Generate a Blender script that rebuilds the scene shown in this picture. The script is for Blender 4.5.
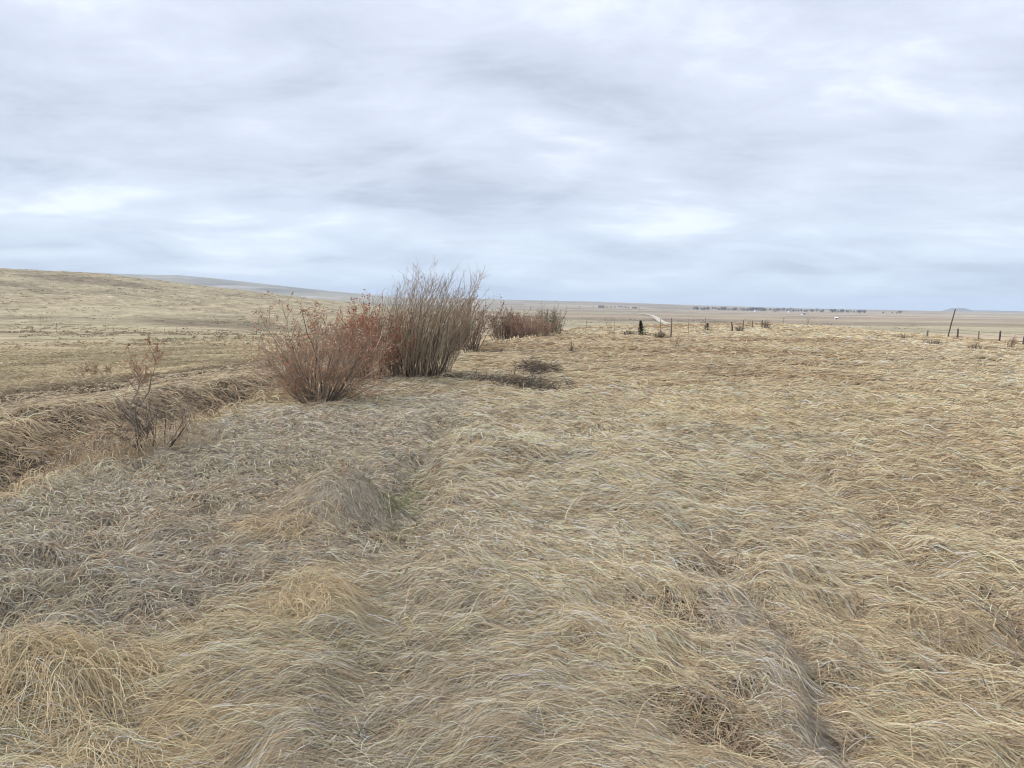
import bpy, bmesh, math, random
import numpy as np
from mathutils import Vector, Matrix

for o in list(bpy.data.objects):
    bpy.data.objects.remove(o)
scene = bpy.context.scene
COL = scene.collection
R = math.radians
rng = np.random.default_rng(7)
random.seed(7)

# ------------------------------------------------------------------ camera
EYE = 1.65
cam_d = bpy.data.cameras.new('camera')
cam_d.sensor_width = 36.0
cam_d.lens = 26.0
cam_d.clip_start = 0.05
cam_d.clip_end = 60000
cam = bpy.data.objects.new('camera', cam_d)
COL.objects.link(cam)
PITCH, ROLL = R(6.13), R(0.95)
fw = Vector((0, math.cos(PITCH), -math.sin(PITCH)))
rt = Vector((1, 0, 0))
up = rt.cross(fw)
# the phone was held about one degree off level
rt2 = rt * math.cos(ROLL) + up * math.sin(ROLL)
up2 = up * math.cos(ROLL) - rt * math.sin(ROLL)
cam.matrix_world = Matrix(((rt2.x, up2.x, -fw.x, 0), (rt2.y, up2.y, -fw.y, 0),
                           (rt2.z, up2.z, -fw.z, EYE), (0, 0, 0, 1)))
scene.camera = cam

# ------------------------------------------------------------------ view / render
scene.view_settings.view_transform = 'Standard'
scene.view_settings.look = 'None'
scene.view_settings.exposure = 1.3
scene.view_settings.gamma = 1.0
scene.view_settings.use_curve_mapping = False
scene.render.engine = 'CYCLES'
scene.cycles.max_bounces = 5
scene.cycles.diffuse_bounces = 3
scene.cycles.glossy_bounces = 1
scene.cycles.transmission_bounces = 3
scene.cycles.volume_bounces = 0
scene.cycles.transparent_max_bounces = 4
scene.cycles.caustics_reflective = False
scene.cycles.caustics_refractive = False
scene.cycles.use_denoising = True
scene.cycles.denoising_input_passes = 'RGB_ALBEDO_NORMAL'
scene.cycles.denoising_prefilter = 'ACCURATE'
scene.cycles.filter_width = 1.05
scene.cycles_curves.shape = 'RIBBONS'
scene.cycles_curves.subdivisions = 2

# ------------------------------------------------------------------ light
SUN_EL, SUN_AZ = R(37), R(-84)          # azimuth from +Y towards +X: sun behind thin cloud at the left
sun_d = bpy.data.lights.new('sun', 'SUN')
sun_d.energy = 1.5
sun_d.angle = R(10)
sun_d.color = (1.0, 0.94, 0.86)
sun = bpy.data.objects.new('sun', sun_d)
COL.objects.link(sun)
SUN_DIR = Vector((math.sin(SUN_AZ) * math.cos(SUN_EL), math.cos(SUN_AZ) * math.cos(SUN_EL), math.sin(SUN_EL)))
sun.rotation_euler = SUN_DIR.to_track_quat('Z', 'Y').to_euler()
sun.location = (-40, -30, 60)

world = bpy.data.worlds.new('World')
scene.world = world
world.use_nodes = True
wt = world.node_tree
wt.nodes.clear()


def N(t, kind, **kw):
    n = t.nodes.new(kind)
    for k, v in kw.items():
        if k == 'inp':
            for a, b in v.items():
                n.inputs[a].default_value = b
        else:
            setattr(n, k, v)
    return n


def L(t, a, b):
    t.links.new(a, b)


def MATH(t, op, a, b=None, c=None, clamp=False):
    n = t.nodes.new('ShaderNodeMath')
    n.operation = op
    n.use_clamp = clamp
    for i, v in enumerate((a, b, c)):
        if v is None:
            continue
        if hasattr(v, 'links'):
            t.links.new(v, n.inputs[i])
        else:
            n.inputs[i].default_value = v
    return n.outputs[0]


def MIXC(t, fac, a, b, blend='MIX'):
    n = t.nodes.new('ShaderNodeMix')
    n.data_type = 'RGBA'
    n.blend_type = blend
    for i, v in ((0, fac), (6, a), (7, b)):
        if hasattr(v, 'links'):
            t.links.new(v, n.inputs[i])
        elif i == 0:
            n.inputs[0].default_value = v
        else:
            n.inputs[i].default_value = (*v[:3], 1)
    return n.outputs[2]


def RAMP(t, fac, stops):
    n = t.nodes.new('ShaderNodeValToRGB')
    el = n.color_ramp.elements
    while len(el) < len(stops):
        el.new(0.5)
    for e, (p, c) in zip(el, stops):
        e.position = p
        e.color = (*c, 1) if len(c) == 3 else c
    t.links.new(fac, n.inputs[0])
    return n.outputs[0]


sky = N(wt, 'ShaderNodeTexSky', sky_type='NISHITA', sun_disc=False)
sky.sun_elevation = SUN_EL
sky.sun_rotation = SUN_AZ
sky.air_density = 1.0
sky.dust_density = 1.5
tc = N(wt, 'ShaderNodeTexCoord')
sep = N(wt, 'ShaderNodeSeparateXYZ')
L(wt, tc.outputs['Generated'], sep.inputs[0])
zc = MATH(wt, 'MAXIMUM', sep.outputs[2], 0.0)
den = MATH(wt, 'ADD', zc, 0.17)
cx = MATH(wt, 'DIVIDE', sep.outputs[0], den)
cy = MATH(wt, 'DIVIDE', sep.outputs[1], den)
comb = N(wt, 'ShaderNodeCombineXYZ')
L(wt, cx, comb.inputs[0])
L(wt, cy, comb.inputs[1])


def cloud_noise(scale, detail, rough, off, stretch=(1, 1, 1), dist=0.0):
    mp = N(wt, 'ShaderNodeMapping')
    mp.inputs['Location'].default_value = off
    mp.inputs['Scale'].default_value = stretch
    L(wt, comb.outputs[0], mp.inputs[0])
    n = N(wt, 'ShaderNodeTexNoise', inp={'Scale': scale, 'Detail': detail, 'Roughness': rough, 'Distortion': dist})
    L(wt, mp.outputs[0], n.inputs['Vector'])
    return n.outputs[0]


big = cloud_noise(0.8, 2.0, 0.5, (21.1, 8.7, 0), (1.0, 1.1, 1), 0.5)
mid = cloud_noise(1.6, 6.0, 0.58, (27.3, -2.2, 0), (0.9, 1.15, 1), 0.6)
fine = cloud_noise(6.5, 6.0, 0.62, (1.3, 9.2, 0), (0.7, 1.2, 1), 0.5)
s = MATH(wt, 'MULTIPLY', big, 0.50)
s = MATH(wt, 'MULTIPLY_ADD', mid, 0.36, s)
s = MATH(wt, 'MULTIPLY_ADD', fine, 0.13, s)
K = 5.15
cloud = RAMP(wt, s, [(0.385, (0.44 * K, 0.49 * K, 0.60 * K)), (0.455, (0.535 * K, 0.59 * K, 0.705 * K)),
                     (0.535, (0.615 * K, 0.675 * K, 0.79 * K)), (0.605, (0.79 * K, 0.84 * K, 0.91 * K))])
# thin breaks low over the horizon let the blue air behind the clouds show
gap = MATH(wt, 'MULTIPLY_ADD', zc, -5.5, 0.92, clamp=True)
gap_n = MATH(wt, 'MULTIPLY_ADD', mid, 1.6, -0.35, clamp=True)
gapf = MATH(wt, 'MULTIPLY', gap, gap_n)
hz = MIXC(wt, 0.82, sky.outputs[0], (0.66 * K, 0.80 * K, 0.96 * K))
col = MIXC(wt, gapf, cloud, hz)
# an overcast sky is brightest overhead
zen = MATH(wt, 'MULTIPLY_ADD', zc, 1.7, 0.35)
zen = MATH(wt, 'MAXIMUM', zen, 1.0)
vm = N(wt, 'ShaderNodeVectorMath', operation='SCALE')
L(wt, col, vm.inputs[0])
L(wt, zen, vm.inputs['Scale'])
bg = N(wt, 'ShaderNodeBackground', inp={'Strength': 0.1})
L(wt, vm.outputs[0], bg.inputs[0])
wo = N(wt, 'ShaderNodeOutputWorld')
L(wt, bg.outputs[0], wo.inputs[0])

# === TERRAIN FUNCTIONS ===
def _hash(ix, iy, seed):
    h = (ix.astype(np.int64) * 374761393 + iy.astype(np.int64) * 668265263 + seed * 1442695041) & 0xFFFFFFFF
    h = ((h ^ (h >> 13)) * 1274126177) & 0xFFFFFFFF
    h = h ^ (h >> 16)
    return (h & 0xFFFFFF) / float(0xFFFFFF)


def vnoise(x, y, seed=0):
    x = np.asarray(x, float); y = np.asarray(y, float)
    ix = np.floor(x); iy = np.floor(y)
    fx = x - ix; fy = y - iy
    ux = fx * fx * fx * (fx * (fx * 6 - 15) + 10); uy = fy * fy * fy * (fy * (fy * 6 - 15) + 10)
    a = _hash(ix, iy, seed); b = _hash(ix + 1, iy, seed)
    c = _hash(ix, iy + 1, seed); d = _hash(ix + 1, iy + 1, seed)
    return (a * (1 - ux) + b * ux) * (1 - uy) + (c * (1 - ux) + d * ux) * uy - 0.5


def fbm(x, y, seed=0, octv=4, gain=0.5):
    s = 0.0; a = 1.0; f = 1.0; t = 0.0
    ca, sa = math.cos(0.6), math.sin(0.6)
    for i in range(octv):
        s = s + a * vnoise(x * f, y * f, seed + i * 17); t += a
        a *= gain; f *= 2.03
        x, y = x * ca - y * sa + 3.1, x * sa + y * ca - 1.7
    return s / t * 2.0          # about -1..1


def sm(a, b, x):
    t = np.clip((x - a) / (b - a), 0, 1)
    return t * t * (3 - 2 * t)


def lip_x(y):
    y = np.asarray(y, float)
    s = 12 + (y - 12) * 1.0
    k = np.where(y > 12, (np.sqrt((y - 12) ** 2 + 4) - 2), 0.0)
    k = np.minimum(k, 60)
    return -4.25 + 0.23 * k + 0.45 * vnoise(y * 0.45, 0 * y + 3.3, 5) + 0.2 * vnoise(y * 1.5, 0 * y + 1.3, 6)


PX1 = ([-1.6, -0.692, -0.557, -0.489, -0.422, -0.34, -0.232, -0.124, 0.01, 0.25, 1.5],
       [30, 26, 23.5, 19, 14, 8, 2, -6, -12, -13, -13])
PX2 = ([-1.6, -0.6, -0.489, -0.449, -0.40, -0.367, -0.286, -0.232, -0.151, -0.016, 0.12, 0.254, 0.39, 0.52, 0.69, 1.5],
       [20, 24, 22.5, 22.5, 20, 18, 12.5, 9.5, 5.5, 4.5, 4, 2.2, 1.0, 0.6, 0.2, 0])


def bumps(x, y):
    r = np.hypot(x, y)
    near = 1 - sm(40, 90, r)
    return near * (0.07 * fbm(x * 0.9, y * 0.9, 21, 3) + (0.13 * np.clip(0.55 + 0.9 * fbm(x * 0.5, y * 0.5, 27, 2), 0.12, 1.2)) * fbm((x * 0.87 - y * 0.5) * 1.5 + 0.3 * vnoise(x, y, 31), (x * 0.5 + y * 0.87) * 2.9 + 0.5 * vnoise(x * 1.3, y * 1.3, 32), 23, 3) * (1 - 0.6 * sm(8, 25, r)) + 0.03 * fbm(x * 6, y * 6, 25, 2) * (1 - sm(10, 20, r)) + 0.10 * fbm(x * 0.25, y * 0.25, 29, 2))


def height(x, y):
    x = np.asarray(x, float); y = np.asarray(y, float)
    r = np.hypot(x, y) + 1e-6
    u = np.where(y > 1e-3, x / np.maximum(y, 1e-3), np.sign(x) * 1.5)
    u = np.clip(u, -1.5, 1.5)
    d = lip_x(y) - x
    dw = d + 0.5 * fbm(x * 0.3, y * 0.3, 41, 2)
    prof_a = np.interp(d, [0, 0.35, 0.9, 2.4, 3.1, 3.7, 5.5, 7.0, 7.6, 8.6, 9.1, 11, 20, 60, 200],
                       [0, -0.35, -0.80, -0.86, -0.36, -0.30, -0.52, -0.72, -1.40, -1.50, -0.92, -1.05, -1.6, -2.5, -3.0])
    prof_b = np.interp(dw, [0, 2, 6, 8, 10, 20, 60, 200], [0, -0.3, -0.7, -0.95, -1.1, -1.7, -2.5, -3.0])
    fa = 1 - sm(22, 40, y)
    dv = np.clip(0.72 + 0.7 * vnoise(y * 0.33, y * 0 + 2.2, 43) + 0.35 * fbm(x * 0.8, y * 0.8, 44, 2), 0.3, 1.1)
    hollow = np.interp(d, [0, 0.9, 2.4, 3.4, 20], [0, 1, 1, 0, 0]) * 0.55 * (1 - dv)
    z = ((prof_a + hollow) * fa + prof_b * (1 - fa))
    # crown of the near field and its fall into the valley behind
    z = z + 0.62 * np.exp(-(((x - 21) / 11) ** 2 + ((y - 60) / 20) ** 2)) - 0.35 * sm(18, 34, x)
    F = 6 + 6.5 * sm(-0.45, 0.15, u)
    yy = np.maximum(y, 0)
    base = -F * sm(42, 300, yy * 0.5 + r * 0.5)
    z = z + base
    ca_ = 1 / np.sqrt(1 + u * u)
    t1 = EYE + np.interp(u, *PX1) / 740 * 900 * ca_
    h1 = (t1 - (-F - 3.0 * sm(-0.1, -0.4, u)))
    h1 = np.maximum(h1, 0)
    z = z + h1 * sm(150, 900, r) * (1 - 0.55 * sm(900, 2200, r)) 
    t2 = EYE + np.interp(u, *PX2) / 740 * 5500 * ca_
    z2 = t2 + 4.0 * fbm(x / 900, y / 900, 57, 3)
    w2 = sm(2000, 5500, r)
    z = z * (1 - w2) + z2 * w2
    # low butte far out on the plain
    z = z + 27 * np.exp(-(((u - 0.597) / 0.016) ** 4)) * np.exp(-((r - 7600) / 900) ** 2)
    z = z + 17 * np.exp(-(((u - 0.655) / 0.05) ** 4)) * np.exp(-((r - 7800) / 900) ** 2)
    # rolling relief
    z = z + 0.8 * sm(60, 260, r) * (1 - sm(3000, 6000, r)) * fbm(x / 60, y / 60, 61, 3) * (1 - 0.4 * sm(-0.2, 0.1, u))
    z = z + 2.6 * sm(200, 600, r) * (1 - sm(900, 2500, r)) * fbm(x / 230, y / 230, 67, 3) * sm(0.15, -0.25, u)
    # grassed mound by the path
    z = z + 0.25 * np.exp(-((((x + 1.36) / 0.36) ** 2 + ((y - 5.75) / 0.42) ** 2) ** 1.4)) - 0.07 * furrow(x, y)
    # the worn hollow of the path
    px_ = path_x(y)
    z = z - 0.08 * np.exp(-((x - px_) / 0.24) ** 2) * (1 - sm(10, 14, y))
    return z + bumps(x, y)


def furrow(x, y):
    """old wheel ruts pressed into the grass"""
    v = 0
    for x0, sl, ya, yb, w_ in ((1.36, 0.0, 1.5, 6.2, 0.075), (2.55, 0.10, 2.5, 9.5, 0.11)):
        xc = x0 + sl * (y - 2.4) + 0.22 * vnoise(y * 0.8, y * 0 + x0, 83) + 0.04 * vnoise(y * 3.1, y * 0 + x0, 84)
        v = np.maximum(v, np.exp(-((x - xc) / w_) ** 2) * sm(ya - 0.5, ya, y) * sm(yb, yb - 1.5, y))
    return v


def path_x(y):
    return np.interp(y, [0, 2.4, 3.5, 5.0, 6.5, 8, 10, 13], [-0.6, -0.55, -0.62, -0.75, -0.95, -0.95, -0.9, -0.7]) + 0.1 * vnoise(np.asarray(y) * 0.8, np.asarray(y) * 0 + 8.1, 77)


def ground(x, y):
    return float(height(np.array([x]), np.array([y]))[0])
# === END TERRAIN FUNCTIONS ===

# ------------------------------------------------------------------ helpers
def tag(o, label=None, cat=None, group=None, kind=None):
    if label: o['label'] = label
    if cat: o['category'] = cat
    if group: o['group'] = group
    if kind: o['kind'] = kind
    return o


def link(o, parent=None):
    COL.objects.link(o)
    if parent: o.parent = parent
    return o


def empty(name, loc, rz=0.0):
    o = bpy.data.objects.new(name, None)
    o.empty_display_size = 0.2
    o.location = loc
    o.rotation_euler = (0, 0, rz)
    return link(o)


def copy_tree(o, parent=None):
    c = o.copy()
    COL.objects.link(c)
    if parent: c.parent = parent
    for ch in list(o.children):
        copy_tree(ch, c)
    return c


def attr_mat(name, attr, rough=0.85, transl=0.0, noise=None, spec=0.1):
    """Surface whose own colour is stored on the geometry."""
    m = bpy.data.materials.new(name)
    m.use_nodes = True
    t = m.node_tree
    t.nodes.clear()
    a = N(t, 'ShaderNodeAttribute', attribute_name=attr)
    c = a.outputs['Color']
    if noise:
        tcn = N(t, 'ShaderNodeTexCoord')
        for sc, amt in noise:
            nz = N(t, 'ShaderNodeTexNoise', inp={'Scale': sc, 'Detail': 3.0, 'Roughness': 0.6})
            L(t, tcn.outputs['Object'], nz.inputs['Vector'])
            k = MATH(t, 'MULTIPLY_ADD', nz.outputs[0], 2 * amt, 1 - amt)
            v = N(t, 'ShaderNodeVectorMath', operation='SCALE')
            L(t, c, v.inputs[0]); L(t, k, v.inputs['Scale'])
            c = v.outputs[0]
    d = N(t, 'ShaderNodeBsdfDiffuse', inp={'Roughness': 0.5})
    L(t, c, d.inputs[0])
    out = d.outputs[0]
    if transl:
        tr = N(t, 'ShaderNodeBsdfTranslucent')
        L(t, c, tr.inputs[0])
        mx = N(t, 'ShaderNodeMixShader', inp={0: transl})
        L(t, d.outputs[0], mx.inputs[1]); L(t, tr.outputs[0], mx.inputs[2])
        out = mx.outputs[0]
    if spec:
        g = N(t, 'ShaderNodeBsdfGlossy', inp={'Roughness': rough * 0.6, 'Color': (1, 1, 1, 1)})
        mx2 = N(t, 'ShaderNodeMixShader', inp={0: spec * 0.3})
        L(t, out, mx2.inputs[1]); L(t, g.outputs[0], mx2.inputs[2])
        out = mx2.outputs[0]
    o = N(t, 'ShaderNodeOutputMaterial')
    L(t, out, o.inputs[0])
    return m


def plain_mat(name, col, rough=0.85, noise=30.0, amt=0.25):
    m = bpy.data.materials.new(name)
    m.use_nodes = True
    t = m.node_tree
    b = t.nodes['Principled BSDF']
    b.inputs['Roughness'].default_value = rough
    b.inputs['Specular IOR Level'].default_value = 0.25
    tcn = N(t, 'ShaderNodeTexCoord')
    mp = N(t, 'ShaderNodeMapping', inp={'Scale': (1, 1, 0.25)})
    L(t, tcn.outputs['Object'], mp.inputs[0])
    nz = N(t, 'ShaderNodeTexNoise', inp={'Scale': noise, 'Detail': 4.0, 'Roughness': 0.6})
    L(t, mp.outputs[0], nz.inputs['Vector'])
    c = MIXC(t, nz.outputs[0], [v * (1 - amt) for v in col], [min(1, v * (1 + amt)) for v in col])
    L(t, c, b.inputs['Base Color'])
    return m


M_GROUND = attr_mat('thatch_ground', 'base', noise=[(3.0, 0.22), (0.35, 0.16)], spec=0)
M_GRASS = attr_mat('dry_grass', 'tint', transl=0.12, spec=0.04)
M_TWIG = attr_mat('bark_twig', 'tint', spec=0.1)
M_LEAF = attr_mat('dry_leaf', 'tint', transl=0.3, spec=0.1)
M_WOOD = plain_mat('weathered_wood', (0.17, 0.135, 0.11), noise=18.0, amt=0.4)
M_DARKWOOD = plain_mat('dark_treated_wood', (0.075, 0.06, 0.055), noise=9.0, amt=0.4)
M_STEEL = plain_mat('rusty_steel', (0.13, 0.10, 0.085), noise=25.0, amt=0.3)
M_WIRE = plain_mat('fence_wire', (0.12, 0.11, 0.105), rough=0.5)
M_WHITE = plain_mat('white_siding', (0.72, 0.71, 0.69), noise=1.5, amt=0.06)
M_BEIGE = plain_mat('beige_siding', (0.42, 0.38, 0.33), noise=1.5, amt=0.1)
M_REDWALL = plain_mat('barn_red_siding', (0.20, 0.09, 0.075), noise=1.5, amt=0.15)
M_ROOF = plain_mat('grey_shingle', (0.12, 0.115, 0.12), noise=1.2, amt=0.2)
M_ROOFB = plain_mat('brown_shingle', (0.16, 0.12, 0.10), noise=1.2, amt=0.2)
M_GLASS = plain_mat('window_glass', (0.05, 0.06, 0.075), rough=0.15, amt=0.05)
M_GRAVEL = plain_mat('pale_gravel', (0.42, 0.37, 0.29), noise=0.3, amt=0.12)

PAL = np.array([
    (0.575, 0.428, 0.228),   # 0 straw
    (0.745, 0.635, 0.440),   # 1 bleached straw
    (0.385, 0.345, 0.295),   # 2 weathered grey
    (0.365, 0.243, 0.135),   # 3 tan brown
    (0.400, 0.235, 0.120),   # 4 rusty
    (0.270, 0.265, 0.125),   # 5 olive green
    (0.160, 0.120, 0.080),   # 6 dark dead
    (0.460, 0.425, 0.320),   # 7 pale grey green
])

# ------------------------------------------------------------------ ground
def zone_grey(x, y):
    """mown, matted, weathered ground between the path and the lip of the bank"""
    nz = 0.35 * fbm(x * 0.9, y * 0.9, 91, 3)
    a = sm(0.25, -0.35, x - path_x(y) + 0.02 + nz * 0.5)
    b = sm(-0.25, 0.35, y - (4.35 + (x + 1.3) * 1.5) + nz * 1.2)
    c = sm(-0.15, 0.3, x - lip_x(y) + nz * 0.4)
    e = sm(13.2, 10.6, y + nz * 2.5 - 0.25 * (x + 2))
    return a * b * c * e


def ell(x, y, cx_, cy_, a, b, rot, p=2.0):
    ca, sa = math.cos(rot), math.sin(rot)
    dx, dy = x - cx_, y - cy_
    q = ((dx * ca + dy * sa) / a) ** 2 + ((-dx * sa + dy * ca) / b) ** 2
    return np.exp(-q ** (p / 2))


BRUSH = [(0.58, 18.2, 0.62, 1.7), (0.35, 14.6, 0.85, 0.75), (-0.75, 15.1, 0.45, 0.5)]


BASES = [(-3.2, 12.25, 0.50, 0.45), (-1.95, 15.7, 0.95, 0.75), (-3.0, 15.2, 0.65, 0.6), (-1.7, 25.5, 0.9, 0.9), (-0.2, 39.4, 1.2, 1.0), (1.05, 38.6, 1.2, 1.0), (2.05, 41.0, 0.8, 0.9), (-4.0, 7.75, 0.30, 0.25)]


def litter_shade_at(x, y):
    """leaf litter round the shrub feet, with the shade beneath them painted in"""
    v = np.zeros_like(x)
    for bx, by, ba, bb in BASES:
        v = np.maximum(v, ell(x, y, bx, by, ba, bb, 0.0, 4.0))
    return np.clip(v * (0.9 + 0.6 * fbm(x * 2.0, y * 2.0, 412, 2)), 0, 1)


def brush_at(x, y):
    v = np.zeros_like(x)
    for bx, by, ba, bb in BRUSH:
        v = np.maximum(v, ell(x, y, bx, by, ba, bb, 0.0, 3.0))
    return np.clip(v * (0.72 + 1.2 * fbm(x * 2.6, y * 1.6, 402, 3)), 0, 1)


def ground_colour(x, y):
    r = np.hypot(x, y)
    d = lip_x(y) - x
    g = zone_grey(x, y)
    n1 = fbm(x * 0.12, y * 0.12, 101, 4)
    n2 = fbm(x * 0.7, y * 0.7, 102, 3)
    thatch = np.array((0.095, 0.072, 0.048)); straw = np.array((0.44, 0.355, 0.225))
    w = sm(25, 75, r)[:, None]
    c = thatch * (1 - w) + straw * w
    gm = g[:, None]
    c = c * (1 - gm) + np.array((0.20, 0.175, 0.14)) * gm
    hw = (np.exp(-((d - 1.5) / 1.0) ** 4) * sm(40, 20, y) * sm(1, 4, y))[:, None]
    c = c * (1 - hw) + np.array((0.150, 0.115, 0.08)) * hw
    lt = litter_shade_at(x, y)[:, None]
    c = c * (1 - lt) + np.array((0.09, 0.068, 0.05)) * lt  # dark litter colour also stands in for the shadow under the shrubs
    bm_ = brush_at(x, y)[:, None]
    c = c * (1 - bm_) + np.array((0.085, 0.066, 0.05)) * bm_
    # left pasture: grazed short grass, a little olive
    lf = (sm(9.5, 15, d) * (1 - sm(1500, 3000, r)))[:, None]
    past = np.array((0.345, 0.285, 0.185)) + (n1[:, None] * np.array((0.05, 0.035, 0.03))) + (n2[:, None] * 0.03)
    ol = sm(0.0, 0.55, fbm(x / 45, y / 45, 111, 4))[:, None]
    past = past * (1 - 0.5 * ol) + np.array((0.31, 0.275, 0.175)) * 0.5 * ol
    br = sm(0.15, 0.6, fbm(x / 110 + 9, y / 60, 113, 4))[:, None]
    past = past * (1 - 0.45 * br) + np.array((0.24, 0.185, 0.13)) * 0.45 * br
    strk = sm(0.1, 0.5, fbm(x / 26, y / 8, 114, 4))[:, None] * sm(20, 60, r)[:, None]
    past = past * (1 - 0.34 * strk) + np.array((0.20, 0.16, 0.105)) * 0.34 * strk
    pale = sm(0.2, 0.6, fbm(x / 80 - 4, y / 40, 116, 3))[:, None]
    past = past * (1 + (0.30 * fbm(x / 2.2, y / 1.6, 161, 3) * sm(50, 110, r) + 0.22 * fbm(x / 7, y / 5, 162, 3) + 0.30 * fbm(x / 2.6, y / 22, 165, 3) * sm(70, 130, r))[:, None])
    past = past * (1 - 0.5 * pale) + np.array((0.44, 0.37, 0.245)) * 0.5 * pale
    c = c * (1 - lf) + past * lf
    # brushy draws in the pasture
    dk = np.zeros_like(r)
    azm = np.arctan2(x, np.maximum(y, 1e-3))
    wob = fbm(x / 14, y / 14, 115, 3)
    for r0_, rw, a0, aw, k_ in ((282, 40, -0.385, 0.13, 1.0), (292, 14, -0.60, 0.085, 0.7), (232, 6, -0.585, 0.05, 0.6), (345, 12, -0.27, 0.12, 0.5), (820, 90, -0.66, 0.075, 0.8), (690, 40, -0.60, 0.10, 0.45), (210, 5, -0.36, 0.06, 0.35), (480, 25, -0.53, 0.09, 0.4)):
        q = ((r - r0_) / rw + 0.28 * wob) ** 2 + ((azm - a0) / aw + 0.18 * fbm(x / 30, y / 30, 163, 2)) ** 2
        dk = np.maximum(dk, k_ * np.exp(-q ** 2) * (0.85 + 0.30 * fbm(x / 6, y / 6, 164, 3)))
    hb = sm(0.25, 0.55, fbm(x / 150 + 3, y / 90 + 5, 119, 4)) * sm(330, 480, r) * lf[:, 0] * 0.7
    dk = np.clip(np.maximum(dk, hb), 0, 1)[:, None]
    c = c * (1 - 0.8 * dk) + np.array((0.14, 0.11, 0.08)) * 0.8 * dk
    # edge of the old cutbank in the pasture
    cb = (np.exp(-((d - 8.3 - 0.15 * fbm(x * 0.3, y * 0.3, 117, 2)) / 0.8) ** 4) * sm(6, 10, y) * (1 - sm(50, 70, y)) * (0.75 + 0.5 * fbm(x * 1.2, y * 0.8, 118, 2)))[:, None]
    c = c * (1 - 0.85 * cb) + np.array((0.125, 0.095, 0.065)) * 0.85 * cb
    # far plain: crop strips, stubble and fallow
    fp = (sm(230, 420, r) * sm(-2, 12, x - (-0.05 * y)))[:, None]
    fx = x / 520 + 0.25 * fbm(x / 1500, y / 1500, 121, 2); fy = y / 230 + 0.35 * fbm(x / 1200, y / 1200, 122, 2)
    cell = _hash(np.floor(fx), np.floor(fy), 131)
    cell2 = _hash(np.floor(fx), np.floor(fy), 137)
    fcol = np.array((0.300, 0.240, 0.168)) * (0.70 + 0.5 * cell[:, None])
    fal = (cell2 > 0.72)[:, None] * 0.55
    fcol = fcol * (1 - fal) + np.array((0.23, 0.17, 0.125)) * fal
    gre = ((cell2 > 0.45) & (cell2 < 0.6))[:, None] * 0.5
    fcol = fcol * (1 - gre) + np.array((0.33, 0.30, 0.19)) * gre
    fcol = fcol * (1 + 0.25 * fbm(x / 70, y / 40, 141, 3)[:, None])
    c = c * (1 - fp) + fcol * fp
    bt = sm(5200, 6500, r)[:, None] * 0.8
    c = c * (1 - bt) + np.array((0.13, 0.13, 0.12)) * bt
    # badland slopes on the far hills: bare pale clay and dark scrub
    fh = (sm(1600, 2600, r) * sm(0.05, -0.15, x / np.maximum(y, 1)))[:, None]
    scr = sm(-0.1, 0.45, fbm(x / 420, y / 600, 151, 4))[:, None]
    clay = sm(0.2, 0.4, fbm(x / 160 + 2, y / 500, 153, 3))[:, None]
    hc = np.array((0.30, 0.265, 0.20)) * (1 - 0.6 * scr) + np.array((0.10, 0.10, 0.085)) * 0.6 * scr
    hc = hc * (1 - 0.75 * clay) + np.array((0.44, 0.385, 0.34)) * 0.75 * clay
    c = c * (1 - fh) + hc * fh
    # green shoots in the hollow of the path
    gs = (ell(x, y, -0.93, 6.1, 0.16, 0.55, 0.1) * 0.8)[:, None]
    c = c * (1 - gs) + np.array((0.13, 0.15, 0.06)) * gs
    c = c * (1 + 0.18 * n2[:, None] + 0.12 * n1[:, None])
    return np.clip(c, 0.02, 0.8)


def build_ground():
    rs = np.concatenate([[0.35], np.geomspace(0.6, 1.6, 14), np.geomspace(1.66, 13000, 640)])
    az = np.concatenate([np.linspace(-180, -52, 60, endpoint=False), np.linspace(-52, 52, 760), np.linspace(52, 180, 61)[1:-1]])
    az = np.radians(az)
    nr, na = len(rs), len(az)
    RR, AA = np.meshgrid(rs, az, indexing='ij')
    x = (RR * np.sin(AA)).ravel(); y = (RR * np.cos(AA)).ravel()
    z = height(x, y)
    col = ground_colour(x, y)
    x = np.append(x, 0.0); y = np.append(y, 0.0); z = np.append(z, ground(0, 0))
    col = np.vstack([col, col[0]])
    i = np.arange(nr - 1)[:, None] * na; j = np.arange(na)[None, :]; j2 = (j + 1) % na
    q = np.stack([i + j, i + na + j, i + na + j2, i + j2], -1).reshape(-1, 4)[:, ::-1]
    c0 = len(x) - 1
    tri = np.stack([np.full(na, c0), np.arange(na), (np.arange(na) + 1) % na], -1)[:, ::-1]
    me = bpy.data.meshes.new('ground')
    me.vertices.add(len(x))
    me.vertices.foreach_set('co', np.stack([x, y, z], -1).ravel())
    loops = np.concatenate([q.ravel(), tri.ravel()])
    me.loops.add(len(loops))
    me.loops.foreach_set('vertex_index', loops.astype(np.int32))
    starts = np.concatenate([np.arange(len(q)) * 4, len(q) * 4 + np.arange(len(tri)) * 3])
    me.polygons.add(len(starts))
    me.polygons.foreach_set('loop_start', starts.astype(np.int32))
    me.update(calc_edges=True)
    me.validate()
    me.polygons.foreach_set('use_smooth', np.ones(len(me.polygons), bool))
    if me.polygons[0].normal.z < 0:
        me.flip_normals()
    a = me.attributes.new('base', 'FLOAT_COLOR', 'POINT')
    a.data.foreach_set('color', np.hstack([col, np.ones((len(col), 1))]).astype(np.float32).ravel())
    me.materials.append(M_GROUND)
    o = link(bpy.data.objects.new('ground', me))
    return tag(o, kind='structure')


build_ground()

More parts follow.
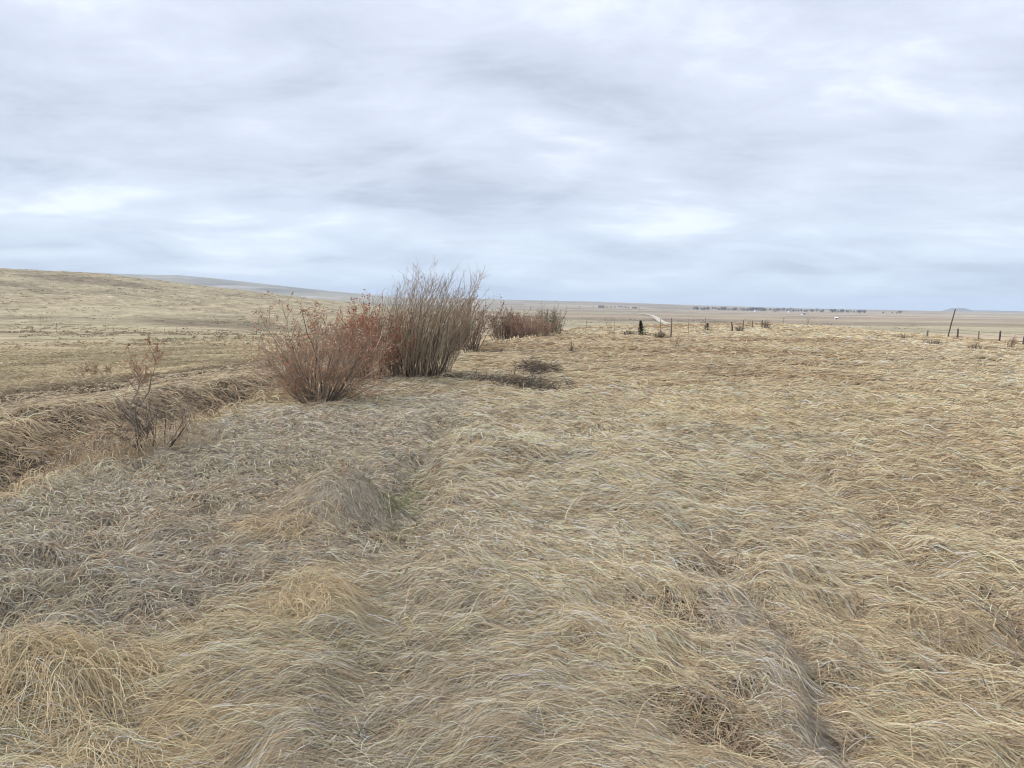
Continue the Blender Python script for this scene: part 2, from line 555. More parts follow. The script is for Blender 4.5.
# ------------------------------------------------------------------ grass
def add_curves(name, pos, rad, tint, mat=None):
    n, p, _ = pos.shape
    cu = bpy.data.hair_curves.new(name)
    cu.add_curves([p] * n)
    cu.attributes['position'].data.foreach_set('vector', pos.astype(np.float32).ravel())
    ra = cu.attributes.get('radius') or cu.attributes.new('radius', 'FLOAT', 'POINT')
    ra.data.foreach_set('value', rad.astype(np.float32).ravel())
    ta = cu.attributes.new('tint', 'FLOAT_COLOR', 'CURVE')
    ta.data.foreach_set('color', np.hstack([tint, np.ones((n, 1))]).astype(np.float32).ravel())
    cu.materials.append(mat or M_GRASS)
    return link(bpy.data.objects.new(name, cu))


def blades(cx_, cy_, n, spread, ang, sig, Lm, Hf, col, width, P=6, curl=0.5, rad_out=0.0, jit=0.16, tipz=0.02, coljit=None, taper=0.35, droop=1.0, kink=0.10):
    """n lodged blades round each tuft centre; every argument may be per tuft."""
    T = len(cx_)
    rep = lambda v: np.repeat(np.broadcast_to(np.asarray(v, float), (T,)), n)
    ox = rng.normal(0, 1, T * n) * rep(spread); oy = rng.normal(0, 1, T * n) * rep(spread)
    x0 = rep(cx_) + ox; y0 = rep(cy_) + oy
    a = rep(ang) + rng.normal(0, 1, T * n) * rep(sig)
    if np.any(np.asarray(rad_out) > 0):
        ra = np.arctan2(oy, ox); ro = rep(rad_out)
        ax = np.cos(a) * (1 - ro) + np.cos(ra) * ro; ay = np.sin(a) * (1 - ro) + np.sin(ra) * ro
        a = np.arctan2(ay, ax)
    Ln = rep(Lm) * rng.uniform(0.55, 1.3, T * n)
    H = Ln * rep(Hf) * rng.uniform(0.35, 1.5, T * n)
    cl = rng.normal(0, 1, T * n) * rep(curl)
    s = np.linspace(0, 1, P)[None, :]
    hs = 0.95 * (0.55 * s ** 2 + 0.45 * s) * Ln[:, None]
    aa = a[:, None] + cl[:, None] * s + np.cumsum(rng.normal(0, kink, (T * n, P)), 1)
    # lateral bend: integrate direction
    dx = np.diff(hs, axis=1) * np.cos((aa[:, 1:] + aa[:, :-1]) / 2)
    dy = np.diff(hs, axis=1) * np.sin((aa[:, 1:] + aa[:, :-1]) / 2)
    z0 = np.zeros((T * n, 1))
    X = x0[:, None] + np.hstack([z0, np.cumsum(dx, 1)])
    Y = y0[:, None] + np.hstack([z0, np.cumsum(dy, 1)])
    tz = rep(tipz) * rng.uniform(0.3, 2.2, T * n)
    V = H[:, None] * np.maximum(np.sin(np.pi * droop * s ** 0.75), 0) ** 0.9 + tz[:, None] * s
    Z = height(X.ravel(), Y.ravel()).reshape(X.shape) + V
    Z[:, 0] -= 0.015
    w = rep(width) * rng.uniform(0.6, 1.35, T * n)
    rad = 0.5 * w[:, None] * (1 - (1 - taper) * s ** 2)
    c = np.repeat(col, n, axis=0) * np.exp(rng.normal(0, jit, (T * n, 1)))
    if coljit is not None:
        k = rng.random(T * n)
        alt = PAL[rng.choice(len(PAL), T * n, p=coljit)]
        mixk = (k < 0.45)[:, None] * rng.uniform(0.4, 0.9, (T * n, 1))
        c = c * (1 - mixk) + alt * mixk
    return np.stack([X, Y, Z], -1), rad, np.clip(c, 0.02, 0.70)


def polar(n, r0, r1, a0, a1):
    r = rng.uniform(r0, r1, n); a = np.radians(rng.uniform(a0, a1, n))
    return r * np.sin(a), r * np.cos(a), r


def flow(x, y):
    """direction the wind has laid the long grass (radians, world)"""
    base = -0.52 + 0.30 * sm(5, 16, y)
    swirl = 0.70 * fbm(x * 0.42, y * 0.42, 201, 2) + 0.42 * fbm(x * 1.3, y * 1.3, 203, 2)
    # in front of the photographer the strands lean up the slope instead
    left = sm(0.7, -0.9, x) * sm(5.2, 3.6, y)
    base = base * (1 - left) + 0.55 * left
    return base + swirl


def mixpal(w):
    w = np.clip(w, 0, None); w = w / w.sum(1, keepdims=True)
    return w @ PAL


def long_colour(x, y):
    n1 = fbm(x * 0.55, y * 0.55, 301, 3); n2 = fbm(x * 0.22, y * 0.22, 302, 3); n3 = fbm(x * 1.6, y * 1.6, 303, 2); n4 = fbm(x * .35, y * .35, 307, 3)
    w = np.zeros((len(x), 8))
    w[:, 0] = 1.0 + 0.8 * n1
    w[:, 1] = 0.95 + 1.1 * n2 + 0.5 * n3
    w[:, 2] = 0.22 + 0.9 * sm(0.1, 0.7, n4) + 1.6 * np.exp(-((x - path_x(y) - 0.1) / 0.42) ** 2) * sm(12, 6, y)
    rr = np.hypot(x, y)
    w[:, 3] = 0.35 - 0.7 * n2 + 0.75 * sm(12, 30, rr) * (0.7 + fbm(x * 0.15, y * 0.3, 309, 3))
    w[:, 4] = 0.9 * sm(0.35, 0.8, fbm(x * 0.5 + 4, y * 0.5, 304, 3))
    w[:, 7] = 0.35 + 0.9 * sm(0.0, 0.6, fbm(x * 0.3 + 11, y * 0.3, 305, 3))
    w[:, 5] = 0.25 * sm(0.2, 0.7, n3 + 0.4 * n1) + 1.3 * np.exp(-((x - path_x(y)) / 0.2) ** 2) * sm(12, 7, y)
    return mixpal(w)


CJ = np.array([0.24, 0.32, 0.13, 0.11, 0.03, 0.02, 0.14, 0.04]); CJ = CJ / CJ.sum()
CG0 = np.array([0.10, 0.12, 0.22, 0.24, 0.04, 0.02, 0.24, 0.02]); CG0 = CG0 / CG0.sum()
CF = np.array([0.22, 0.22, 0.15, 0.18, 0.05, 0.01, 0.14, 0.03]); CF = CF / CF.sum()
parts = []
# long wind-laid grass close by
def track(x, y):
    """pale trodden line running away at the right of the photographer's feet"""
    return np.exp(-((x - (1.13 + 0.03 * (y - 2.4)) - 0.10 * vnoise(y * 1.3, y * 0, 88)) / 0.14) ** 2) * sm(5.8, 3.8, y)


GAPS = [(-1.50, 3.36, 0.11, 0.10), (-1.30, 2.88, 0.06, 0.22), (-2.2, 2.75, 0.07, 0.08), (1.40, 5.1, 0.10, 0.16), (1.37, 3.8, 0.06, 0.30), (1.30, 2.75, 0.06, 0.35), (0.2, 3.5, 0.14, 0.07), (2.9, 4.6, 0.30, 0.10), (0.55, 4.9, 0.16, 0.08), (2.1, 3.4, 0.16, 0.06), (-0.35, 3.2, 0.10, 0.07)]


def gaps(x, y):
    v = np.zeros_like(x)
    for gx, gy, ga, gb in GAPS:
        v = np.maximum(v, ell(x, y, gx, gy, ga, gb, 0.1, 3.0))
    return v


def mound_at(x, y):
    return ell(x, y, -1.36, 5.75, 0.42, 0.48, 0, 6.0)


x, y, r = polar(42000, 1.75, 15.5, -47, 47)
g = zone_grey(x, y); d = lip_x(y) - x
keep = (rng.random(len(x)) > g * 1.15) & (d < 0.15) & (rng.random(len(x)) > 0.93 * gaps(x, y)) & (rng.random(len(x)) > mound_at(x, y)) & (rng.random(len(x)) > brush_at(x, y)) & (rng.random(len(x)) > 0.8 * np.exp(-((x - path_x(y)) / 0.19) ** 2) * sm(12, 8, y)) & (rng.random(len(x)) > 0.7 * furrow(x, y)) & (rng.random(len(x)) > 0.85 * litter_shade_at(x, y))
gapn = fbm(x * 1.5, y * 1.5, 211, 3) + 0.6 * fbm(x * 4.2, y * 4.2, 213, 2)
tk_ = track(x, y)
keep &= ~((gapn < -0.36) & (rng.random(len(x)) < 0.85))
keep &= ~((np.abs(tk_ - 0.35) < 0.2) & (rng.random(len(x)) < 0.65))
x, y, r, gapn, tk_ = x[keep], y[keep], r[keep], gapn[keep], tk_[keep]
hump = np.clip(0.50 + 0.9 * fbm(x * 1.1, y * 1.1, 221, 3) + 0.35 * gapn, 0.08, 1.6) * (1 - 0.6 * tk_)
hi = (rng.random(len(x)) < 0.10) * rng.uniform(0.5, 1.2, len(x))
col = long_colour(x, y)
col = col * (1 - 0.8 * tk_[:, None]) + np.array((0.43, 0.395, 0.345)) * 0.8 * tk_[:, None]
long_near = blades(x, y, 14, 0.045 + 0.006 * r, flow(x, y) + rng.normal(0, 0.22, len(x)), 0.33, 0.235 + 0.008 * r, 0.03 + 0.075 * hump + 0.14 * hi, col,
                   np.maximum(0.00105, 0.00064 * r), P=6, curl=0.26, coljit=CJ, jit=0.52, kink=0.14)
o = add_curves('long_dry_grass', *long_near)
tag(o, 'long straw coloured dry grass laid flat in swirls by the wind across the near field', 'grass', kind='stuff')

# the same field farther off
x, y, r = polar(25000, 13, 75, -47, 47)
d = lip_x(y) - x
keep = (d < 0.4) & (rng.random(len(x)) > zone_grey(x, y)) & (fbm(x * 0.35, y * 0.35, 231, 3) + 0.4 * rng.normal(0, 1, len(x)) > -0.80) & (rng.random(len(x)) > brush_at(x, y)) & (rng.random(len(x)) > 0.85 * litter_shade_at(x, y))
x, y, r = x[keep], y[keep], r[keep]
col = long_colour(x, y)
bpatch = sm(-0.05, 0.5, fbm(x * 0.13 + 3, y * 0.22, 233, 4))[:, None] * 0.75
col = col * (1 - bpatch) + PAL[3] * 0.75 * bpatch
hump = np.clip(0.6 + 0.7 * fbm(x * 0.35, y * 0.6, 235, 3), 0.15, 1.5)
far = blades(x, y, 18, 0.10 + 0.007 * r, flow(x, y) * 0.8, 0.42, 0.24 + 0.004 * r, 0.03 + 0.075 * hump, col, 0.00075 * r, P=5, curl=0.6, coljit=CF, tipz=0.03, jit=0.34)
o = add_curves('dry_field_grass', *far)
tag(o, 'tan dry grass covering the field as far as the fence on its crest', 'grass', kind='stuff')

# brown broken thatch lying between and under the long grass, and on the bare faces of the hollow
x1, y1, r1 = polar(26000, 1.75, 11, -47, 47)
k1 = (lip_x(y1) - x1 < 0.3) & ((gaps(x1, y1) + brush_at(x1, y1) + furrow(x1, y1) + litter_shade_at(x1, y1) > 0.25) | (rng.random(len(x1)) < 0.5))
x2, y2, r2 = polar(16000, 6, 36, -42, 2)
d2 = lip_x(y2) - x2
k2 = ((d2 > 0.2) & (d2 < 3.6)) | ((d2 > 7.2) & (d2 < 9.2))
x = np.concatenate([x1[k1], x2[k2]]); y = np.concatenate([y1[k1], y2[k2]]); r = np.hypot(x, y)
col = mixpal(np.column_stack([np.full(len(x), v) for v in (0.15, 0.1, 0.5, 0.8, 0.15, 0.05, 1.1, 0.05)]))
th = blades(x, y, 7, 0.06 + 0.004 * r, rng.uniform(-3.1, 3.1, len(x)), 1.2, 0.085 + 0.004 * r, 0.22, col, np.maximum(0.0022, 0.0009 * r), P=4, curl=0.7, coljit=CG0, jit=0.4, kink=0.3)
o = add_curves('brown_thatch', *th)
tag(o, 'short broken brown thatch showing in the gaps under the long grass', 'thatch', kind='stuff')

# short matted weathered grass left of the path
x = rng.uniform(-9, 0.6, 42000); y = 2.4 + (rng.random(42000) ** 1.35) * 12
g = np.maximum(zone_grey(x, y), 0.75 * np.exp(-((x - path_x(y)) / 0.20) ** 2))
keep = (rng.random(len(x)) < g) & (np.abs(x) < y * 0.95 + 0.4) & (rng.random(len(x)) > mound_at(x, y))
x, y = x[keep], y[keep]; r = np.hypot(x, y)
w = np.zeros((len(x), 8))
nn = fbm(x * 0.8, y * 0.8, 241, 3); n2 = fbm(x * 0.5, y * 0.5, 242, 3)
w[:, 2] = 2.3; w[:, 7] = 0.6 + 0.6 * nn; w[:, 3] = 0.12 + 0.25 * n2; w[:, 5] = 0.25 + 0.9 * sm(0.0, 0.6, nn); w[:, 6] = 0.22; w[:, 1] = 0.40 - 0.3 * nn; w[:, 0] = 0.15 + 0.3 * n2
CG = np.array([0.05, 0.20, 0.50, 0.06, 0.03, 0.04, 0.08, 0.06]); CG = CG / CG.sum()
CG /= CG.sum()
col = mixpal(w) * np.array((1.08, 1.06, 1.03))
mat_b = blades(x, y, 9, 0.05, -0.35 + 1.5 * fbm(x * 0.9, y * 0.9, 245, 2), 0.75, 0.135, 0.20 + 0.13 * np.clip(nn, -0.5, 1), col,
               np.maximum(0.0018, 0.0008 * r), P=5, curl=0.6, coljit=CG, jit=0.38)
o = add_curves('matted_grass', *mat_b)
tag(o, 'short grey weathered matted grass between the path and the bank', 'grass', kind='stuff')

xl, yl = x[::2], y[::2]
col = mixpal(np.tile([0.1, 0.35, 1.0, 0.5, 0.1, 0, 0.6, 0.2], (len(xl), 1)))
lit = blades(xl, yl, 4, 0.07, rng.uniform(-3.1, 3.1, len(xl)), 1.5, 0.075, 0.16, col, np.maximum(0.0042, 0.0010 * np.hypot(xl, yl)), P=4, curl=0.6, coljit=CG, jit=0.34, kink=0.2)
o = add_curves('dead_leaf_litter', *lit)
tag(o, 'broken bits of dead leaf and stem strewn over the matted grey grass', 'litter', kind='stuff')

# rank grass hanging over the hollow and along the two banks at the left
x, y, r = polar(15000, 4.5, 48, -44, 12)
d = lip_x(y) - x
bank = np.exp(-((d - 0.25) / 0.35) ** 2) * 0.9 + 0.75 * np.clip(0.75 + 0.8 * fbm(x * 0.6, y * 0.6, 257, 3), 0.05, 1.2) * np.exp(-((d - 3.6) / 0.6) ** 2) + 0.42 * (d > 0.5) * (d < 3.2) + 0.6 * (d > 4) * (d < 7.0) + 0.25 * np.exp(-((d - 7.0) / 0.3) ** 2) + 0.6 * (d > 9.1)
keep = (d > -0.25) & (d < 11) & (rng.random(len(x)) < bank)
x, y, r, d = x[keep], y[keep], r[keep], d[keep]
w = np.zeros((len(x), 8)); nn = fbm(x * 0.7, y * 0.7, 251, 3)
hol = np.exp(-((d - 1.9) / 1.15) ** 4)
w[:, 0] = 0.7 + 0.5 * nn; w[:, 1] = 0.5 + 1.6 * np.exp(-((d - 3.6) / 0.5) ** 2); w[:, 3] = 0.55 + 0.8 * hol; w[:, 6] = 0.25 + 1.3 * hol; w[:, 2] = 0.35 + 0.7 * (d > 4.2)
w[:, 4] = 0.25 + 0.5 * sm(0, 0.6, nn) * (d < 1.5)
toward = np.where(d > 2.4, 0.15, math.pi - 0.4)      # both banks hang into the hollow
ang = toward + 0.9 * fbm(x * 0.6, y * 0.6, 255, 2) - 0.3
ang = np.where(d > 4.2, flow(x, y), ang)
Hh = 0.07 + 0.26 * np.clip(np.exp(-((d - 0.2) / 0.45) ** 2) + 0.25 * np.exp(-((d - 3.5) / 0.4) ** 2), 0, 1)
bank_b = blades(x, y, 16, 0.06 + 0.005 * r, ang, 0.55, np.where(d > 4.2, 0.18, np.where((d > 0.9) & (d < 3.0), 0.20, 0.32)) + 0.003 * r, Hh, mixpal(w), np.maximum(0.0020, 0.00095 * r), P=6, curl=0.6, coljit=CJ, tipz=0.03, jit=0.3)
o = add_curves('bank_grass', *bank_b)
tag(o, 'rank tangled dry grass hanging over the dark hollow of the left bank', 'grass', kind='stuff')

# grazed pasture at the left, short tufts
x, y, r = polar(15000, 20, 170, -44, 8)
xb, yb, rb_ = polar(12000, 20, 62, -44, 0)
x, y, r = np.concatenate([x, xb]), np.concatenate([y, yb]), np.concatenate([r, rb_])
d = lip_x(y) - x
tn = fbm(x * 0.12, y * 0.25, 261, 4)
keep = (d > 8.8) & (rng.random(len(x)) < (0.55 + 0.7 * tn) * (1 - sm(28, 100, r)))
x, y, r, tn = x[keep], y[keep], r[keep], tn[keep]
col = ground_colour(x, y) * np.array((1.25, 1.23, 1.18))
past_b = blades(x, y, 8, 0.08 + 0.006 * r, flow(x, y) * 0.7, 0.6, 0.12 + 0.003 * r, 0.16, col, 0.0010 * r, P=4, curl=0.5, jit=0.14)
o = add_curves('pasture_grass', *past_b)
tag(o, 'short grazed olive and straw pasture grass below the left bank', 'grass', kind='stuff')

# scattered coarser tufts on the pasture and the slopes beyond
r = np.exp(rng.uniform(math.log(60), math.log(900), 5200)); a = np.radians(rng.uniform(-43, 30, 5200))
x, y = r * np.sin(a), r * np.cos(a)
keep = ((lip_x(y) - x > 12) | (y > 80)) & (fbm(x / 25, y / 40, 271, 3) + 0.25 * rng.normal(0, 1, len(x)) > 0.0)
x, y, r = x[keep], y[keep], r[keep]
col = ground_colour(x, y) * rng.choice([0.84, 0.93, 1.22], len(x))[:, None]
tf = blades(x, y, 7, 0.10 + 0.0022 * r, 0.3, 1.5, 0.30 + 0.0006 * r, 0.35, col, 0.00075 * r, P=4, curl=0.5, jit=0.25)
o = add_curves('pasture_tufts', *tf)
tag(o, 'coarser scattered grass tufts dotting the far pasture and slopes', 'grass', kind='stuff')

# single stalks standing out of the laid grass
x, y, r = polar(1300, 2.0, 34, -42, 42)
keep = rng.random(len(x)) > zone_grey(x, y) * 0.75
x, y, r = x[keep], y[keep], r[keep]
col = mixpal(np.tile([0.9, 1.0, 0.1, 0.2, 0.1, 0, 0, 0.2], (len(x), 1)))
st = blades(x, y, 1, 0.02, flow(x, y) + rng.normal(0, 1.0, len(x)), 0.5, 0.30, 0.36, col, np.maximum(0.0015, 0.0008 * r), P=8, curl=0.5, tipz=0.05, taper=0.2, droop=0.62, kink=0.12)
o = add_curves('stray_stalks', *st)
tag(o, 'single pale stalks bending up out of the laid grass', 'grass', kind='stuff')

# green shoots in the path
x = rng.normal(-0.90, 0.09, 150); y = rng.normal(6.15, 0.42, 150)
y[110:] = rng.uniform(2.6, 10.0, 40); x[110:] = path_x(y[110:]) + rng.normal(0, 0.07, 40)
col = np.tile((0.19, 0.20, 0.085), (150, 1)) * rng.uniform(0.6, 1.4, (150, 1))
gs = blades(x, y, 5, 0.03, 0.5, 1.6, 0.10, 0.40, col, 0.004, P=5, curl=0.5)
o = add_curves('green_shoots', *gs)
tag(o, 'small patch of fresh green shoots in the path beside the grey mound', 'grass', kind='stuff')


def tussock(name, cx_, cy_, n, spread, ang, sig, Lm, Hf, pal, width, label, cat='grass tuft', rad_out=0.35, tipz=0.03, curl=0.4):
    w = np.array([pal], float)
    pos, rad, c = blades(np.array([cx_]), np.array([cy_]), n, spread, ang, sig, Lm, Hf, mixpal(w), width, P=8, curl=curl, rad_out=rad_out, jit=0.2, coljit=CJ, tipz=tipz)
    org = np.array([cx_, cy_, ground(cx_, cy_)])
    o = add_curves(name, pos - org, rad, c)
    o.location = org
    return tag(o, label, cat)


tussock('grass_tussock', -1.62, 5.15, 420, 0.17, -2.0, 0.6, 0.22, 0.22, [0.8, .9, .3, .5, .2, 0, .1, .1], 0.0034, 'tan grass tussock spilling forward from the foot of the grey mound')
tussock('grass_tussock', -1.10, 3.95, 460, 0.11, -0.6, 0.7, 0.26, 0.34, [1.2, .9, .1, .4, .1, 0, .1, .1], 0.0026, 'yellowish bent tussock between the mound and the corner tussocks')
tussock('grass_tussock', -1.95, 3.05, 900, 0.17, -0.75, 0.65, 0.27, 0.30, [1.3, .8, .0, .3, .0, 0, .1, .0], 0.0026, 'golden arching grass tussock at the bottom corner of the photo')
tussock('grass_tussock', -1.50, 2.72, 650, 0.14, -0.65, 0.65, 0.24, 0.22, [1.2, .9, .1, .3, .0, 0, .1, .0], 0.0024, 'smaller golden tussock leaning forward next to the big corner tussock')
for tx, ty, nn_, lb in ((-3.95, 7.50, 120, 'pale rank tussock round the foot of the tall rusty topped weed'),
                        (-3.55, 7.95, 90, 'pale rank tussock right of the bare twiggy shrublet'),
                        (-4.40, 7.25, 140, 'pale tangled tussock left of the tall weed at the bank edge')):
    tussock('grass_tussock', tx, ty, nn_, 0.16, -0.5, 1.2, 0.30, 0.55, [0.5, .6, .4, 1.0, .3, 0, 1.2, .1], 0.0045, lb, rad_out=0.3, curl=0.6)
# grassed mound
xm = -1.36 + 0.46 * np.sqrt(rng.random(1500)) * np.cos(np.linspace(0, 900, 1500)); ym = 5.75 + 0.53 * np.sqrt(rng.random(1500)) * np.sin(np.linspace(0, 900, 1500))
w = np.zeros((1500, 8)); w[:, 2] = 1.3; w[:, 7] = .5; w[:, 1] = .6
pos, rad, c = blades(xm, ym, 10, 0.03, -0.9, 0.6, 0.10, 0.10, mixpal(w), 0.0036, P=5, curl=0.5, rad_out=0.0, coljit=CG)
org = np.array([-1.42, 5.75, ground(-1.42, 5.75)])
o = add_curves('grass_mound', pos - org, rad, c)
o.location = org
tag(o, 'rounded mound of fine grey grass beside the green shoots of the path', 'grass mound')

# ------------------------------------------------------------------ twiggy plants
def mesh_from(name, verts, faces_sizes, faces_idx, cols, mat, parent=None, smooth=True):
    me = bpy.data.meshes.new(name)
    me.vertices.add(len(verts))
    me.vertices.foreach_set('co', np.asarray(verts, np.float32).ravel())
    me.loops.add(len(faces_idx))
    me.loops.foreach_set('vertex_index', np.asarray(faces_idx, np.int32))
    me.polygons.add(len(faces_sizes))
    me.polygons.foreach_set('loop_start', np.concatenate([[0], np.cumsum(faces_sizes)[:-1]]).astype(np.int32))
    me.update(calc_edges=True)
    me.polygons.foreach_set('use_smooth', np.full(len(me.polygons), smooth))
    if cols is not None:
        a = me.attributes.new('tint', 'FLOAT_COLOR', 'POINT')
        a.data.foreach_set('color', np.hstack([cols, np.ones((len(cols), 1))]).astype(np.float32).ravel())
    me.materials.append(mat)
    return link(bpy.data.objects.new(name, me), parent)


def tubes(name, sets, mat, parent=None, S=4):
    """sets: list of (pos (N,P,3), rad (N,P), col (N,3)) -> ONE mesh of tapered stems"""
    V, F, C = [], [], []
    off = 0
    for pos, rad, col in sets:
        n, p, _ = pos.shape
        t = np.gradient(pos, axis=1)
        t /= np.linalg.norm(t, axis=2, keepdims=True) + 1e-9
        ref = np.tile(np.array((0.31, 0.17, 0.93)), (n, p, 1))
        ref[np.abs((t * ref).sum(2)) > 0.9] = (0.95, 0.1, 0.2)
        a = np.cross(t, ref); a /= np.linalg.norm(a, axis=2, keepdims=True) + 1e-9
        b = np.cross(t, a)
        ph = np.arange(S) * 2 * math.pi / S
        ring = pos[:, :, None, :] + rad[:, :, None, None] * (a[:, :, None, :] * np.cos(ph)[None, None, :, None] + b[:, :, None, :] * np.sin(ph)[None, None, :, None])
        V.append(ring.reshape(-1, 3))
        i = off + np.arange(n)[:, None, None] * p * S + np.arange(p - 1)[None, :, None] * S
        j = np.arange(S)[None, None, :]; j2 = (j + 1) % S
        F.append(np.stack(np.broadcast_arrays(i + j, i + j2, i + S + j2, i + S + j), -1).reshape(-1))
        C.append(np.repeat(np.repeat(col[:, None, :], p, 1), S, 1).reshape(-1, 3) if col.ndim == 2 else np.repeat(col, S, 1).reshape(-1, 3))
        off += n * p * S
    F = np.concatenate(F)
    return mesh_from(name, np.concatenate(V), np.full(len(F) // 4, 4), F, np.concatenate(C), mat, parent)


def unit(v):
    return v / (np.linalg.norm(v, axis=-1, keepdims=True) + 1e-9)


def sprout(par, n, t0, t1, ln, angle, upw, wob, P=5):
    """n children on the polylines par, leaving between t0 and t1 of their length"""
    N_, PP, _ = par.shape
    k = rng.integers(0, N_, n)
    t = rng.uniform(t0, t1, n) * (PP - 1)
    i = np.minimum(t.astype(int), PP - 2); f = (t - i)[:, None]
    st = par[k, i] * (1 - f) + par[k, i + 1] * f
    d = unit(par[k, i + 1] - par[k, i])
    side = unit(np.cross(d, rng.normal(0, 1, (n, 3))))
    d0 = unit(d * np.cos(angle) + side * np.sin(angle))
    L_ = ln * rng.uniform(0.5, 1.3, n)
    pts = [st]
    cur = d0
    for q in range(P - 1):
        cur = unit(cur + np.array((0, 0, upw)) + rng.normal(0, wob, (n, 3)))
        pts.append(pts[-1] + cur * (L_ / (P - 1))[:, None])
    return np.stack(pts, 1), k


def canes(n, rb, h, spread, lean, wob, P=9, upw=0.10, hj=0.3, ell_=(1, 1), power=0.7, slope=0.0):
    a = rng.uniform(0, 2 * math.pi, n); q = rng.random(n) ** power
    bx, by = np.cos(a) * q * rb * ell_[0], np.sin(a) * q * rb * ell_[1]
    tilt = spread * q * rng.uniform(0.6, 1.3, n)
    a2 = a + rng.normal(0, 0.35, n)
    d = np.stack([np.cos(a2) * np.sin(tilt), np.sin(a2) * np.sin(tilt), np.cos(tilt)], -1)
    Ln = h * (1 + rng.normal(0, hj * 0.5, n)) * (1 - 0.18 * q)
    Ln = np.clip(Ln, 0.3 * h, 1.3 * h) * (1 + slope * bx / rb)
    pts = [np.stack([bx, by, np.full(n, -0.03)], -1)]
    cur = d
    for i in range(P - 1):
        cur = unit(cur + np.array((0, 0, upw)) + np.array(lean) * (i / P) + rng.normal(0, wob, (n, 3)))
        pts.append(pts[-1] + cur * (Ln / (P - 1))[:, None])
    return np.stack(pts, 1)


def taper(n, P, r0, r1, j=0.25):
    s = np.linspace(0, 1, P)[None, :]
    return (r0 * (1 - s) + r1 * s) * np.exp(rng.normal(0, j, (n, 1)))


def pick(n, cols, jit=0.18):
    cols = np.array(cols, float)
    return np.clip(cols[rng.integers(0, len(cols), n)] * np.exp(rng.normal(0, jit, (n, 1))), 0.005, 0.8)


def leaf_mesh(name, at, size, cols, mat, parent, stretch=1.8):
    n = len(at)
    d = unit(rng.normal(0, 1, (n, 3)) + np.array((0, 0, 0.25)))
    s = unit(np.cross(d, rng.normal(0, 1, (n, 3))))
    nn = np.cross(d, s)
    sz = size * rng.uniform(0.5, 1.4, (n, 1))
    p0 = at; p2 = at + d * sz * stretch
    m_ = at + d * sz * stretch * 0.5
    p1 = m_ + s * sz * 0.45 + nn * sz * 0.25; p3 = m_ - s * sz * 0.45 + nn * sz * 0.25
    V = np.stack([p0, p1, p2, p3], 1).reshape(-1, 3)
    b = np.arange(n)[:, None] * 4
    F = np.concatenate([b + np.array([[0, 1, 2]]), b + np.array([[0, 2, 3]])], 1).reshape(-1)
    return mesh_from(name, V, np.full(2 * n, 3), F, np.repeat(cols, 4, 0), mat, parent, smooth=False)


def along(par, n, t0=0.3, t1=1.0):
    k = rng.integers(0, len(par), n); t = rng.uniform(t0, t1, n) * (par.shape[1] - 1)
    i = np.minimum(t.astype(int), par.shape[1] - 2); f = (t - i)[:, None]
    return par[k, i] * (1 - f) + par[k, i + 1] * f


def shrub(name, loc, label, cat, group=None, n=60, rb=0.3, h=1.6, spread=0.8, lean=(0, 0, 0), wob=0.05, upw=0.1,
          r0=0.009, twigs=6, twl=0.4, tw2=6, tl2=0.16, leaves=0, lsize=0.03, stem_c=None, twig_c=None, leaf_c=None,
          t_lo=0.35, rscale=1.0, ell_=(1, 1), ang=0.55, hj=0.3, leaf_t=0.3, slope=0.0):
    x, y = loc
    root = empty(name, (x, y, ground(x, y)))
    tag(root, label, cat, group)
    c = canes(n, rb, h, spread, lean, wob, upw=upw, ell_=ell_, hj=hj, slope=slope)
    sets = [(c, taper(n, c.shape[1], r0 * rscale, r0 * 0.14 * rscale), pick(n, stem_c))]
    tubes('stems', sets, M_TWIG, root)
    t1_, _ = sprout(c, n * twigs, t_lo, 0.97, twl * h, ang, upw * 0.8, 0.10)
    tset = [(t1_, taper(len(t1_), 5, r0 * 0.42 * rscale, r0 * 0.2 * rscale), pick(len(t1_), twig_c))]
    src = t1_
    if tw2:
        t2_, _ = sprout(t1_, n * tw2, 0.3, 1.0, tl2 * h, ang * 1.1, upw * 0.5, 0.14, P=4)
        tset.append((t2_, taper(len(t2_), 4, r0 * 0.27 * rscale, r0 * 0.15 * rscale), pick(len(t2_), twig_c)))
        src = t2_
    tubes('twigs', tset, M_TWIG, root, S=3)
    if leaves:
        at = along(src, leaves, leaf_t, 1.0)
        leaf_mesh('leaves', at, lsize, pick(leaves, leaf_c, 0.25), M_LEAF, root)
    return root


DARK = [(0.06, 0.045, 0.038), (0.09, 0.068, 0.055), (0.13, 0.095, 0.075)]
GREYTAN = [(0.24, 0.19, 0.15), (0.17, 0.13, 0.10), (0.30, 0.24, 0.185)]
TAN = [(0.40, 0.285, 0.19), (0.34, 0.25, 0.17), (0.42, 0.24, 0.15), (0.28, 0.19, 0.13)]
RUST = [(0.34, 0.11, 0.05), (0.40, 0.16, 0.07), (0.28, 0.09, 0.045), (0.42, 0.21, 0.10)]
SG = 'leafless shrubs in a row along the bank'
shrub('bank_shrub', (-3.21, 12.26), 'nearest shrub of the bank row, wide fan of bare tan twigs with pale orange tips', 'shrub', SG,
      n=76, rb=0.26, h=1.36, spread=1.30, lean=(0.03, 0, 0.02), wob=0.12, upw=0.09, r0=0.0095, twigs=11, twl=0.28, tw2=24, tl2=0.13, leaves=6500, lsize=0.019,
      stem_c=DARK[2:] + GREYTAN, twig_c=[(0.370, 0.289, 0.210), (0.326, 0.243, 0.173), (0.400, 0.274, 0.188), (0.266, 0.205, 0.150)], leaf_c=[(0.47, 0.24, 0.125), (0.42, 0.17, 0.085), (0.46, 0.31, 0.19)], t_lo=0.15, hj=0.3, ang=0.7)
